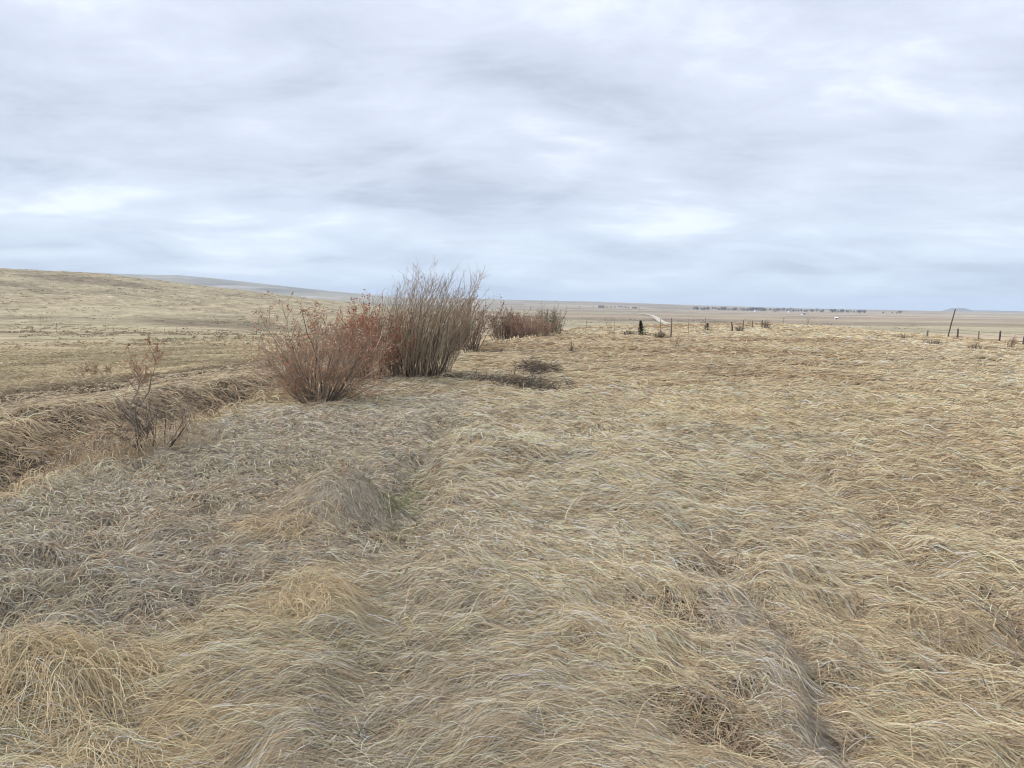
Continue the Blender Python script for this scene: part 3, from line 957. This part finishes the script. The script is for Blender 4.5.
shrub('bank_shrub', (-3.0, 15.2), 'shrub thick with rusty red dead leaves just behind the nearest tan one', 'shrub', SG,
      n=60, rb=0.46, h=1.38, spread=0.75, lean=(0.03, 0, 0), wob=0.08, upw=0.1, r0=0.008, twigs=11, twl=0.26, tw2=26, tl2=0.12, leaves=7500, lsize=0.021,
      stem_c=DARK + GREYTAN, twig_c=TAN + [(0.46, 0.24, 0.15)], leaf_c=[(0.400, 0.130, 0.060), (0.407, 0.198, 0.105), (0.296, 0.106, 0.056)], t_lo=0.2)
shrub('bank_shrub', (-2.08, 15.8), 'tallest shrub of the row, dense upright brown canes with wispy tips blown over', 'shrub', SG,
      n=200, rb=0.74, h=1.90, spread=0.48, slope=0.24, lean=(0.15, 0, 0), wob=0.10, upw=0.10, r0=0.0085, twigs=9, twl=0.22, tw2=16, tl2=0.10, leaves=1500, lsize=0.016,
      stem_c=DARK[1:] + [(0.28, 0.21, 0.15), (0.38, 0.30, 0.21)], twig_c=[(0.355, 0.274, 0.188), (0.281, 0.220, 0.150), (0.370, 0.258, 0.165), (0.318, 0.266, 0.180)],
      leaf_c=[(0.296, 0.175, 0.090), (0.252, 0.190, 0.112)], t_lo=0.12, ang=0.58, hj=0.42)
shrub('bank_shrub', (-1.75, 25.6), 'second tallest shrub, slim with a red brown foot and thin open top', 'shrub', SG,
      n=85, rb=0.5, h=1.85, spread=0.45, lean=(0.12, 0, 0), wob=0.075, upw=0.10, r0=0.011, twigs=9, twl=0.22, tw2=14, tl2=0.10, leaves=1800, lsize=0.03,
      stem_c=DARK + [(0.24, 0.12, 0.085)], twig_c=[(0.340, 0.258, 0.180), (0.296, 0.167, 0.105), (0.281, 0.220, 0.150)], leaf_c=[(0.244, 0.106, 0.060), (0.222, 0.137, 0.083)], t_lo=0.12, ang=0.42, leaf_t=0.0, hj=0.4)
shrub('bank_shrub', (-0.25, 39.6), 'dark red brown rounded shrub beyond the tall ones', 'shrub', SG,
      n=110, rb=0.85, h=1.45, spread=0.7, lean=(0.02, 0, 0), wob=0.09, r0=0.013, twigs=10, twl=0.26, tw2=16, tl2=0.13, leaves=2600, lsize=0.04,
      stem_c=DARK[2:] + GREYTAN, twig_c=[(0.34, 0.22, 0.14), (0.252, 0.160, 0.105), (0.207, 0.152, 0.105), (0.296, 0.198, 0.135)], leaf_c=[(0.200, 0.099, 0.060), (0.170, 0.114, 0.075)], t_lo=0.08)
shrub('bank_shrub', (1.0, 38.8), 'low pinkish tan shrub between two darker far shrubs', 'shrub', SG,
      n=90, rb=0.9, h=1.0, spread=0.7, lean=(0.02, 0, 0), wob=0.09, r0=0.012, twigs=10, twl=0.28, tw2=16, tl2=0.14, leaves=2400, lsize=0.04,
      stem_c=GREYTAN, twig_c=[(0.385, 0.258, 0.188), (0.400, 0.289, 0.210)], leaf_c=[(0.340, 0.198, 0.135), (0.311, 0.167, 0.112)], t_lo=0.08)
shrub('bank_shrub', (2.05, 41.2), 'last and smallest shrub of the row, grey green with a dark spiky top', 'shrub', SG,
      n=60, rb=0.6, h=1.35, spread=0.5, lean=(0.04, 0, 0), wob=0.09, r0=0.013, twigs=9, twl=0.26, tw2=12, tl2=0.13, leaves=1200, lsize=0.04,
      stem_c=DARK, twig_c=[(0.222, 0.198, 0.128), (0.296, 0.243, 0.158)], leaf_c=[(0.178, 0.167, 0.090), (0.244, 0.175, 0.105)], t_lo=0.1)


# tall weed with rusty seed heads, and the bare shrublet next to it
def tall_weed(loc, label):
    x, y = loc
    root = empty('tall_weed', (x, y, ground(x, y)))
    tag(root, label, 'weed')
    main = np.array([[(0.10, 0, -0.03), (0.07, 0.02, 0.2), (0.0, 0.0, 0.44), (-0.03, 0.01, 0.56), (0.06, 0.02, 0.74), (0.10, 0.03, 0.98)],
                     [(0.0, 0.0, 0.44), (-0.05, 0.0, 0.50), (-0.12, 0.02, 0.58), (-0.16, 0.03, 0.66), (-0.24, 0.02, 0.70), (-0.30, 0.02, 0.69)],
                     [(-0.02, 0.0, 0.52), (0.08, 0.05, 0.60), (0.16, 0.06, 0.74), (0.19, 0.05, 0.90), (0.24, 0.04, 1.02), (0.25, 0.04, 1.12)],
                     [(0.06, 0.0, 0.26), (-0.02, 0.05, 0.34), (-0.10, 0.08, 0.40), (-0.13, 0.08, 0.48), (-0.18, 0.08, 0.52), (-0.20, 0.08, 0.60)]])
    main = main * np.array((1, 1, 0.88))
    tubes('stems', [(main, np.array([[.013, .012, .012, .010, .006, .003]] + [[.009, .008, .007, .005, .004, .002]] * 3), pick(4, GREYTAN + DARK[2:]))], M_TWIG, root, S=6)
    top = main[[0, 2]][:, 3:]
    tw, _ = sprout(np.concatenate([top, top]), 34, 0.45, 1.0, 0.26, 0.9, 0.25, 0.12)
    tw2, _ = sprout(main, 26, 0.2, 1.0, 0.12, 0.8, 0.05, 0.15)
    tw3, _ = sprout(tw, 60, 0.3, 1.0, 0.08, 0.6, 0.2, 0.15, P=4)
    tubes('twigs', [(tw, taper(34, 5, 0.0035, 0.0018), pick(34, TAN)), (tw2, taper(26, 5, 0.003, 0.0015), pick(26, GREYTAN)), (tw3, taper(60, 4, 0.0025, 0.0015), pick(60, TAN))], M_TWIG, root, S=3)
    hd = along(tw3, 900, 0.3, 1.0); hd = hd[hd[:, 2] > 0.80][:190]
    leaf_mesh('seed_heads', hd, 0.018, pick(len(hd), [(0.36, 0.18, 0.10), (0.30, 0.14, 0.08), (0.42, 0.27, 0.17)], 0.25), M_LEAF, root)
    return root


tall_weed((-4.02, 7.75), 'tall branching dead weed topped with rusty seed heads at the edge of the bank')
shrub('bare_shrublet', (-3.80, 7.75), 'small bare dark twiggy shrub beside the tall rusty topped weed', 'shrub', None,
      n=20, rb=0.20, h=0.60, spread=1.0, wob=0.16, upw=0.08, r0=0.007, twigs=5, twl=0.36, tw2=6, tl2=0.2, stem_c=DARK, twig_c=GREYTAN + DARK[1:], t_lo=0.3)
shrub('bare_shrublet', (-4.35, 7.55), 'low dark tangled stub of a shrub at the foot of the tall weed', 'shrub', None,
      n=34, rb=0.24, h=0.36, spread=1.0, wob=0.16, upw=0.02, r0=0.006, twigs=5, twl=0.45, tw2=5, tl2=0.25, stem_c=DARK, twig_c=GREYTAN + DARK)
shrub('leafy_weed', (-15.2, 27.0), 'low tan leafy weed on the edge of the old cutbank below', 'weed', None,
      n=22, rb=0.45, h=0.55, spread=0.9, wob=0.1, r0=0.007, twigs=5, twl=0.3, tw2=5, tl2=0.16, leaves=420, lsize=0.05,
      stem_c=GREYTAN, twig_c=GREYTAN, leaf_c=[(0.42, 0.31, 0.20), (0.46, 0.36, 0.24)])


def brush_patch(loc, ax, ay, n, label):
    x, y = loc
    g0 = ground(x, y)
    root = empty('dead_brush', (x, y, g0))
    tag(root, label, 'brush')
    a = rng.uniform(0, 2 * math.pi, n); q = np.sqrt(rng.random(n))
    bx, by = np.cos(a) * q * ax, np.sin(a) * q * ay
    rag = 0.5 * fbm(bx * 2 + x, by * 1.2 + y, 401, 2)
    m_ = (rng.random(n) > q ** 2 - 0.2 + rag) & (fbm((bx + x) * 2.6, (by + y) * 1.6, 402, 3) > -0.25)
    bx, by = bx[m_], by[m_]; k = len(bx)
    d = np.stack([rng.normal(0.5, 0.8, k), rng.normal(0, 0.8, k), rng.uniform(0.05, 0.55, k)], -1)
    d = unit(d)
    pts = [np.stack([bx, by, height(bx + x, by + y) - g0 + 0.02], -1)]
    Ln = rng.uniform(0.12, 0.36, k)[:, None]
    for i in range(5):
        d = unit(d + np.array((0.05, 0, -0.16)) + rng.normal(0, 0.25, (k, 3)))
        p = pts[-1] + d * Ln / 5
        p[:, 2] = np.maximum(p[:, 2], height(p[:, 0] + x, p[:, 1] + y) - g0 + 0.03)
        pts.append(p)
    st = np.stack(pts, 1)
    tubes('stems', [(st, taper(k, 6, 0.006, 0.003), pick(k, [(0.075, 0.055, 0.042), (0.05, 0.04, 0.033), (0.12, 0.09, 0.065)]))], M_TWIG, root, S=3)
    tw, _ = sprout(st, k * 2, 0.2, 1.0, 0.16, 0.8, 0.0, 0.2, P=4)
    tubes('twigs', [(tw, taper(len(tw), 4, 0.004, 0.002), pick(len(tw), [(0.10, 0.075, 0.055), (0.16, 0.12, 0.085)]))], M_TWIG, root, S=3)


brush_patch((0.58, 18.2), 0.60, 1.7, 1000, 'farther of two dark matted patches of dead brush right of the shrubs')
brush_patch((0.35, 14.6), 0.85, 0.75, 1000, 'dark flat patch of dead brush nearer than its twin in the grass')
brush_patch((-0.75, 15.1), 0.42, 0.45, 260, 'thin scrap of dark dead brush beside the foot of the tallest shrub')


# little conifers, bushes and weeds near the crest of the field
def juniper(loc, label, h=0.85, w=0.27, n=900, cols=((0.035, 0.042, 0.022), (0.05, 0.055, 0.03), (0.025, 0.03, 0.018)), name='juniper', cat='conifer', low=0.0):
    x, y = loc
    root = empty(name, (x, y, ground(x, y)))
    tag(root, label, cat)
    tk = np.array([[(0, 0, -0.05), (0.01, 0, h * 0.3), (0, 0.01, h * 0.65), (0.01, 0, h)]])
    tubes('trunk', [(tk, np.array([[.03, .025, .015, .006]]) * h, pick(1, DARK))], M_TWIG, root, S=6)
    t = rng.random(n) ** 0.8
    rr = w * (1 - t) ** 0.7 * (0.75 + 0.5 * vnoise(t * 9, t * 0, 7)) * np.sqrt(rng.random(n)) * (1 + 0.5 * (t < 0.3))
    a = rng.uniform(0, 2 * math.pi, n)
    lump = 1 + 0.5 * np.sin(a * 3 + t * 7)
    at = np.stack([rr * lump * np.cos(a) + low * (1 - t), rr * lump * np.sin(a), 0.03 + t * h * 0.97], -1)
    leaf_mesh('crown', at, 0.05 * max(h, 0.5), pick(n, cols, 0.25), M_LEAF, root)
    return root


juniper((6.75, 39.3), 'small dark green conifer standing alone in the grass left of the wooden fence post', h=0.78, w=0.24, low=0.10)
BUSHY = dict(wob=0.1, r0=0.012, twigs=6, twl=0.3, tw2=6, tl2=0.16, stem_c=DARK, twig_c=[(0.19, 0.145, 0.10), (0.26, 0.20, 0.14)])
shrub('low_bush', (6.05, 40.6), 'tiny dark bush left of the lone conifer, the left one of a pair', 'bush', None, n=26, rb=0.16, h=0.22, spread=1.0, **BUSHY)
shrub('low_bush', (6.35, 40.4), 'tiny dark bush close against the lone conifer, taller one of a pair', 'bush', None, n=26, rb=0.14, h=0.32, spread=0.9, **BUSHY)
shrub('low_bush', (7.55, 38.3), 'low slanting brown bush between the lone conifer and the wooden post', 'bush', None, n=40, rb=0.22, h=0.36, spread=1.0, lean=(0.25, 0, 0), **BUSHY)
juniper((12.1, 46.2), 'dark rounded dwarf conifer bush on the crest below the distant poles', h=0.50, w=0.42, n=700, cols=((0.05, 0.04, 0.028), (0.07, 0.05, 0.035), (0.035, 0.035, 0.022)), name='dwarf_conifer')
shrub('low_bush', (13.9, 45.6), 'brown weed clump at the foot of the crooked fence post', 'bush', None, n=30, rb=0.18, h=0.36, spread=0.8, lean=(0.2, 0, 0), **BUSHY)
shrub('low_bush', (16.15, 47.5), 'small dark weed clump against the last post of the middle fence', 'bush', None, n=30, rb=0.16, h=0.50, spread=0.6, lean=(0.2, 0, 0), **BUSHY)
PALEW = dict(wob=0.09, r0=0.008, twigs=4, twl=0.3, tw2=4, tl2=0.14, twig_c=[(0.30, 0.24, 0.17), (0.25, 0.2, 0.14)], stem_c=GREYTAN)
shrub('low_bush', (20.3, 38.6), 'flat dark brown bush in the grass left of the leaning pole', 'bush', None, n=36, rb=0.36, h=0.22, spread=1.1, **BUSHY)
shrub('low_bush', (19.85, 34.8), 'brown dead bush in the grass below the leaning pole', 'bush', None, n=44, rb=0.45, h=0.26, spread=1.1, lean=(0.1, 0, 0), **BUSHY)
shrub('low_bush', (21.4, 31.8), 'upright brown weed blown over near the dark stump at the photo edge', 'bush', None, n=22, rb=0.13, h=0.50, spread=0.4, lean=(0.3, 0, 0), wob=0.09, r0=0.011, twigs=6, twl=0.3, tw2=5, tl2=0.14, stem_c=GREYTAN + DARK, twig_c=TAN)
shrub('low_bush', (19.6, 31.3), 'low grey brown bush in front of the right hand fence posts', 'bush', None, n=30, rb=0.3, h=0.24, spread=1.1, **BUSHY)
shrub('thin_weed', (20.6, 52.0), 'thin dead weed on the skyline of the field below the white shed', 'weed', None, n=9, rb=0.25, h=0.85, spread=0.4, **PALEW)
shrub('thin_weed', (5.25, 40.5), 'thin pale weed stalks between the last shrub and the lone conifer', 'weed', None, n=8, rb=0.12, h=0.95, spread=0.25, **PALEW)
shrub('thin_weed', (6.7, 30.5), 'pair of upright pale grass weeds in front of the lone conifer', 'weed', None, n=12, rb=0.25, h=0.55, spread=0.5, **PALEW)
shrub('thin_weed', (2.0, 25.5), 'tiny dark weed standing in the grass beyond the dead brush', 'weed', None, n=8, rb=0.05, h=0.32, spread=0.3, **BUSHY)

# ------------------------------------------------------------------ fences and poles
def post_mesh(name, x, y, h, r, lean=(0, 0), parent=None, mat=None, S=8, org=(0, 0, 0)):
    z = ground(x, y)
    pts = np.array([[(x, y, z - 0.25), (x + lean[0] * h * .5 + .01, y + lean[1] * h * .5, z + h * .5), (x + lean[0] * h, y + lean[1] * h, z + h - 0.012),
                     (x + lean[0] * h, y + lean[1] * h, z + h)]]) - np.array(org)
    o = tubes(name, [(pts, np.array([[r * 1.08, r, r * 0.95, r * 0.55]]), np.array([(0.2, 0.2, 0.2)]))], mat or M_WOOD, parent, S=S)
    # close the top
    me = o.data
    bm = bmesh.new(); bm.from_mesh(me); bm.verts.ensure_lookup_table()
    bm.faces.new([bm.verts[len(bm.verts) - S + k] for k in range(S)])
    bm.to_mesh(me); bm.free()
    return o


def wire_sag(a, b, sag, n=9):
    s = np.linspace(0, 1, n)[:, None]
    p = np.array(a) * (1 - s) + np.array(b) * s
    p[:, 2] -= sag * 4 * (s[:, 0] * (1 - s[:, 0]))
    return p


def fence(posts, label, wires=(0.45, 0.75, 1.05), wire_r=0.004, wmat=None):
    """posts: (x, y, h, r, lean, kind)"""
    x0, y0 = posts[0][:2]
    org = (x0, y0, ground(x0, y0))
    root = empty('wire_fence', org)
    tag(root, label, 'fence')
    tops = []
    for (x, y, h, r, ln, k) in posts:
        post_mesh('fence_post', x, y, h, r, ln, root, M_WOOD if k == 'w' else M_DARKWOOD if k == 'd' else M_STEEL, S=8 if k != 's' else 4, org=org)
        tops.append((x, y, ground(x, y), h, ln))
    for wz in wires:
        for a, b in zip(tops[:-1], tops[1:]):
            pa = (a[0] + a[4][0] * wz, a[1] + a[4][1] * wz - 0.05, a[2] + min(wz, a[3] * 0.92))
            pb = (b[0] + b[4][0] * wz, b[1] + b[4][1] * wz - 0.05, b[2] + min(wz, b[3] * 0.92))
            ln_ = math.dist(pa, pb)
            p = wire_sag(pa, pb, min(0.10, 0.006 * ln_))[None] - np.array(org)
            tubes('wire', [(p, np.full((1, p.shape[1]), wire_r), np.array([(0.1, 0.1, 0.1)]))], wmat or M_WIRE, root, S=4)
    return root


fence([(4.1, 41.8, 0.95, 0.010, (0.03, 0), 's'), (5.6, 41.0, 0.90, 0.010, (-0.02, 0), 's'), (7.75, 39.0, 0.95, 0.011, (0.0, 0), 's'), (8.15, 38.2, 1.05, 0.04, (0.0, 0), 'w'),
       (9.75, 41.2, 0.95, 0.011, (0.0, 0), 's'), (11.4, 44.0, 0.95, 0.011, (0, 0), 's'), (13.6, 45.9, 0.60, 0.042, (-0.16, 0), 'd'), (14.75, 47.6, 0.62, 0.038, (0.02, 0), 'w'),
       (15.6, 48.4, 0.55, 0.034, (0, 0), 'w'), (16.4, 48.9, 0.52, 0.038, (0.03, 0), 'd')],
      'old wire fence on the crest, one stout wooden post among thin steel ones')
fence([(24.2, 43.3, 0.42, 0.05, (0, 0), 'w'), (26.15, 43.6, 0.62, 0.045, (0, 0), 'd'), (26.95, 42.9, 0.55, 0.035, (0, 0), 'w'), (27.7, 42.2, 0.66, 0.045, (0.05, 0), 'd'),
       (29.2, 41.2, 0.55, 0.04, (0, 0), 'w')],
      'wire fence with short dark posts in the grass beside the leaning pole', wires=(0.35, 0.55), wire_r=0.006)
lp = []
for k in range(13):
    t = k / 12
    X, Y = -122 + 96 * t, 190 - 88 * t
    lp.append((X + 1.5 * math.sin(k * 2.1), Y + 1.2 * math.cos(k * 1.3), 0.90 + 0.15 * math.sin(k * 3.3), 0.034, (0.05 * math.sin(k * 5), 0), 'w'))
fence(lp, 'long thin fence of far apart posts crossing the left pasture', wires=(0.9,), wire_r=0.003)


def leaning_pole(x, y, label):
    org = (x, y, ground(x, y))
    root = empty('leaning_pole', org)
    tag(root, label, 'pole')
    post_mesh('shaft', x, y, 1.75, 0.034, (0.215, 0.0), root, M_DARKWOOD, S=10, org=org)
    return root


# a bare dark stub of a post, broken off
def stump(x, y, label):
    r = empty('post_stump', (x, y, ground(x, y)))
    tag(r, label, 'stump')
    bm = bmesh.new()
    bmesh.ops.create_cone(bm, cap_ends=True, segments=12, radius1=0.17, radius2=0.14, depth=0.62, matrix=Matrix.Translation((0, 0, 0.26)))
    for v in bm.verts:
        if v.co.z > 0.5:
            v.co.z += random.uniform(-0.09, 0.07) + 0.25 * v.co.x
        v.co.x *= 1 + random.uniform(-0.08, 0.08)
    me = bpy.data.meshes.new('trunk'); bm.to_mesh(me); bm.free()
    me.materials.append(M_DARKWOOD)
    link(bpy.data.objects.new('trunk', me), r)
    bm = bmesh.new()
    bmesh.ops.create_cone(bm, cap_ends=True, segments=10, radius1=0.07, radius2=0.06, depth=0.5, matrix=Matrix.Translation((0.27, 0, 0.26)) @ Matrix.Rotation(R(12), 4, 'Y'))
    me = bpy.data.meshes.new('brace'); bm.to_mesh(me); bm.free()
    me.materials.append(M_DARKWOOD)
    link(bpy.data.objects.new('brace', me), r)


leaning_pole(26.3, 44.9, 'tall thin dark pole leaning over on the edge of the field')
stump(25.1, 36.2, 'short dark broken corner post with a brace at the edge of the photo')

# ------------------------------------------------------------------ far away: poles, farm, village, road
def utility_pole(x, y, h, label=None, group=None):
    root = empty('utility_pole', (x, y, ground(x, y)))
    tag(root, label, 'pole', group)
    p = np.array([[(0, 0, -0.5), (0, 0, h * 0.5), (0, 0, h)]])
    tubes('shaft', [(p, np.array([[.20, .16, .12]]), np.array([(0.2, 0.2, 0.2)]))], M_WOOD, root, S=8)
    bm = bmesh.new()
    bmesh.ops.create_cube(bm, size=1, matrix=Matrix.Translation((0, 0, h - 0.7)) @ Matrix.Diagonal((2.4, 0.12, 0.14, 1)))
    me = bpy.data.meshes.new('crossarm'); bm.to_mesh(me); bm.free(); me.materials.append(M_WOOD)
    link(bpy.data.objects.new('crossarm', me), root)
    return root


PG = 'utility poles on the far plain'
p0 = utility_pole(88, 345, 8.0, 'distant utility pole standing where the pale road bends', PG)
for (x, y, lb) in ((150, 480, 'distant utility pole on the plain below the village trees'),
                   (215, 590, 'faintest far utility pole, to the right of the other two')):
    c = copy_tree(p0); c.location = (x, y, ground(x, y)); c['label'] = lb


def house(x, y, w, d, h, rh, wall, roof, rz, label, group=None, name='house', cat='house'):
    root = empty(name, (x, y, ground(x, y) - 0.1), rz)
    tag(root, label, cat, group)
    bm = bmesh.new()
    vs = [bm.verts.new(v) for v in ((-w/2, -d/2, 0), (w/2, -d/2, 0), (w/2, d/2, 0), (-w/2, d/2, 0), (-w/2, -d/2, h), (w/2, -d/2, h), (w/2, d/2, h), (-w/2, d/2, h), (-w/2, 0, h + rh), (w/2, 0, h + rh))]
    for f in ((0, 1, 5, 4), (2, 3, 7, 6), (3, 0, 4, 8, 7), (1, 2, 6, 9, 5)):
        bm.faces.new([vs[i] for i in f])
    me = bpy.data.meshes.new('wall'); bm.to_mesh(me); bm.free(); me.materials.append(wall)
    link(bpy.data.objects.new('wall', me), root)
    bm = bmesh.new()
    for s in (-1, 1):
        a = [(-w/2 - .4, s * (d/2 + .4), h - 0.4 * rh * 2 / d), (w/2 + .4, s * (d/2 + .4), h - 0.4 * rh * 2 / d), (w/2 + .4, 0, h + rh), (-w/2 - .4, 0, h + rh)]
        lo = [bm.verts.new((p[0], p[1], p[2] + 0.03)) for p in a]; hi = [bm.verts.new((p[0], p[1], p[2] + 0.25)) for p in a]
        bm.faces.new(lo); bm.faces.new(hi)
        for i in range(4):
            bm.faces.new((lo[i], lo[(i + 1) % 4], hi[(i + 1) % 4], hi[i]))
    bmesh.ops.recalc_face_normals(bm, faces=bm.faces)
    me = bpy.data.meshes.new('roof'); bm.to_mesh(me); bm.free(); me.materials.append(roof)
    link(bpy.data.objects.new('roof', me), root)
    for (wx, ww) in ((-w * 0.28, 1.4), (w * 0.28, 1.4)):
        bm = bmesh.new()
        bmesh.ops.create_cube(bm, size=1, matrix=Matrix.Translation((wx, -d/2 - 0.02, h * 0.55)) @ Matrix.Diagonal((ww, 0.08, 1.2, 1)))
        me = bpy.data.meshes.new('window'); bm.to_mesh(me); bm.free(); me.materials.append(M_GLASS)
        link(bpy.data.objects.new('window', me), root)
    bm = bmesh.new()
    bmesh.ops.create_cube(bm, size=1, matrix=Matrix.Translation((0, -d/2 - 0.02, 1.05)) @ Matrix.Diagonal((1.1, 0.08, 2.1, 1)))
    me = bpy.data.meshes.new('door'); bm.to_mesh(me); bm.free(); me.materials.append(M_DARKWOOD)
    link(bpy.data.objects.new('door', me), root)
    return root


def far_tree(x, y, h, w, label, group, cols, n=260):
    root = empty('village_tree', (x, y, ground(x, y)))
    tag(root, label, 'tree', group)
    tk = np.array([[(0, 0, -0.3), (0.1, 0, h * 0.25), (0, 0.1, h * 0.5), (0.1, 0, h * 0.85)]])
    lb, _ = sprout(tk, 14, 0.3, 0.95, h * 0.35, 0.7, 0.15, 0.15)
    tubes('trunk', [(tk, np.array([[.26, .22, .15, .05]]) * h / 9, pick(1, DARK)), (lb, taper(14, 5, 0.07, 0.03), pick(14, DARK))], M_TWIG, root, S=5)
    d = unit(rng.normal(0, 1, (n, 3))) * (rng.random((n, 1)) ** 0.45)
    cl = 1 + 0.35 * np.sin(d[:, :1] * 5 + h) * np.cos(d[:, 1:2] * 4)
    at = d * np.array((w / 2, w / 2, h * 0.40)) * cl + np.array((0, 0, h * 0.56))
    leaf_mesh('crown', at, 0.75, pick(n, cols, 0.3), M_LEAF, root)
    return root


def at_u(u, y):
    return u * y, y


# village strung along the plain: bare dark trees in clumps with a few pale houses
TG = 'trees of the distant village'
TL = 'bare dark tree of the distant village treeline on the plain'
protos = [far_tree(*at_u(0.26, 2950), 11, 9, TL, TG, ((0.10, 0.085, 0.075), (0.14, 0.115, 0.10), (0.08, 0.075, 0.07))),
          far_tree(*at_u(0.29, 2950), 8.5, 8, TL, TG, ((0.09, 0.075, 0.06), (0.12, 0.10, 0.085))),
          far_tree(*at_u(0.31, 2900), 10, 6, TL, TG, ((0.035, 0.042, 0.035), (0.05, 0.055, 0.045)))]
clumps = [(0.243, 0.262, 16), (0.266, 0.288, 14), (0.290, 0.330, 26), (0.318, 0.342, 22), (0.345, 0.375, 22), (0.375, 0.42, 26), (0.425, 0.445, 16), (0.448, 0.478, 12), (0.49, 0.53, 6)]
k = 0
for a, b, n in clumps:
    for i in range(n):
        u = rng.uniform(a, b); yy = rng.uniform(2750, 3150) - 900 * max(0, u - 0.36)
        c = copy_tree(protos[k % 3]); k += 1
        x, y = at_u(u, yy)
        c.location = (x, y, ground(x, y)); c.rotation_euler = (0, 0, rng.uniform(0, 6.28)); s_ = rng.uniform(0.7, 1.35); c.scale = (s_ * 1.15, s_ * 1.15, s_)
HG = 'small pale houses among the village trees'
for i, (u, yy, ww, wm, rm, lb) in enumerate((
        (0.272, 2880, 12, M_WHITE, M_ROOF, 'far white house with grey roof at the near end of the village'),
        (0.300, 2860, 11, M_WHITE, M_ROOFB, 'far white house with brown roof in a gap between village trees'),
        (0.309, 2840, 10, M_BEIGE, M_ROOF, 'far beige house half hidden by the village trees'),
        (0.327, 2700, 14, M_WHITE, M_ROOF, 'wide white house in front of the darkest village trees'),
        (0.352, 2700, 10, M_BEIGE, M_ROOFB, 'far beige house with brown roof in the middle of the village'),
        (0.372, 2650, 12, M_WHITE, M_ROOFB, 'small white house at the thin end of the village trees'))):
    x, y = at_u(u, yy)
    house(x, y, ww, 8, 4.2, 2.6, wm, rm, 0.3 * math.sin(i * 2.7), lb, HG)
x, y = 752, 1925
house(x, y, 10, 7, 3.2, 1.6, M_WHITE, M_ROOF, 0.2, 'lone white shed on the plain in front of the end of the village', name='shed', cat='shed')
x, y = 508, 1168
house(x, y, 4.2, 3.6, 2.2, 1.1, M_WHITE, M_WHITE, -0.2, 'nearest small white shed out on the plain beside a dark strip', name='shed', cat='shed')

# farmstead on the rise
FX, FY = 421 - 10, 2920
house(FX + 8, FY, 22, 10, 5.0, 3.2, M_WHITE, M_ROOFB, 0.1, 'white farmhouse under a brown roof on the far rise', cat='farmhouse', name='farmhouse')
house(FX - 62, FY + 25, 24, 12, 5.5, 4.5, M_REDWALL, M_ROOFB, -0.15, 'dull red barn left of the white farmhouse', cat='barn', name='barn')
house(FX + 62, FY - 20, 16, 9, 4.5, 2.5, M_REDWALL, M_ROOF, 0.2, 'small red brown outbuilding right of the white farmhouse', cat='outbuilding', name='outbuilding')
for dx, dy, s_ in ((-40, 30, 0.8), (-25, 22, 1.0), (-8, 28, 0.85), (32, 14, 1.0), (45, 22, 0.75), (-95, 20, 0.7), (-150, 10, 0.6), (-200, 15, 0.55), (85, 10, 0.6)):
    c = copy_tree(protos[int(abs(dx)) % 2]); c['label'] = 'bare tree around the far white farmhouse'; c['group'] = 'trees of the far farmstead'
    c.location = (FX + dx, FY + dy, ground(FX + dx, FY + dy)); c.scale = (s_, s_, s_ * 0.8); c.rotation_euler = (0, 0, dx)


def road(pts, w, name='road'):
    p = np.array(pts, float)
    t = np.linspace(0, 1, 90); tt = np.linspace(0, 1, len(p))
    # smooth the control points
    xs = np.interp(t, tt, p[:, 0]); ys = np.interp(t, tt, p[:, 1])
    for _ in range(14):
        xs[1:-1] = (xs[:-2] + 2 * xs[1:-1] + xs[2:]) / 4; ys[1:-1] = (ys[:-2] + 2 * ys[1:-1] + ys[2:]) / 4
    dx, dy = np.gradient(xs), np.gradient(ys); ln = np.hypot(dx, dy)
    nx, ny = -dy / ln, dx / ln
    V = []
    for s in (-0.5, -0.17, 0.17, 0.5):
        X, Y = xs + nx * w * s, ys + ny * w * s
        V.append(np.stack([X, Y, height(X, Y) + 0.35 + np.hypot(X, Y) * 0.0004], -1))
    V = np.stack(V, 1)
    i = np.arange(89)[:, None] * 4; j = np.arange(3)[None, :]
    F = np.stack([i + j, i + j + 1, i + 5 + j, i + 4 + j], -1).reshape(-1)
    o = mesh_from(name, V.reshape(-1, 3), np.full(len(F) // 4, 4), F, None, M_GRAVEL)
    return tag(o, kind='structure')


road([(118, 470), (122, 560), (140, 700), (175, 900), (225, 1200), (260, 1500), (250, 1800)], 7)


# ------------------------------------------------------------------ air
bm = bmesh.new()
bmesh.ops.create_cube(bm, size=1, matrix=Matrix.Translation((0, 0, 75)) @ Matrix.Diagonal((29000, 29000, 290, 1)))
me = bpy.data.meshes.new('haze'); bm.to_mesh(me); bm.free()
hm = bpy.data.materials.new('haze_air')
hm.use_nodes = True
ht = hm.node_tree
ht.nodes.clear()
pv = N(ht, 'ShaderNodeVolumePrincipled', inp={'Color': (0.72, 0.85, 1.0, 1), 'Density': 1.1e-4, 'Anisotropy': 0.0})
ho = N(ht, 'ShaderNodeOutputMaterial')
L(ht, pv.outputs[0], ho.inputs['Volume'])
me.materials.append(hm)
hz_o = link(bpy.data.objects.new('haze', me))
tag(hz_o, kind='stuff')
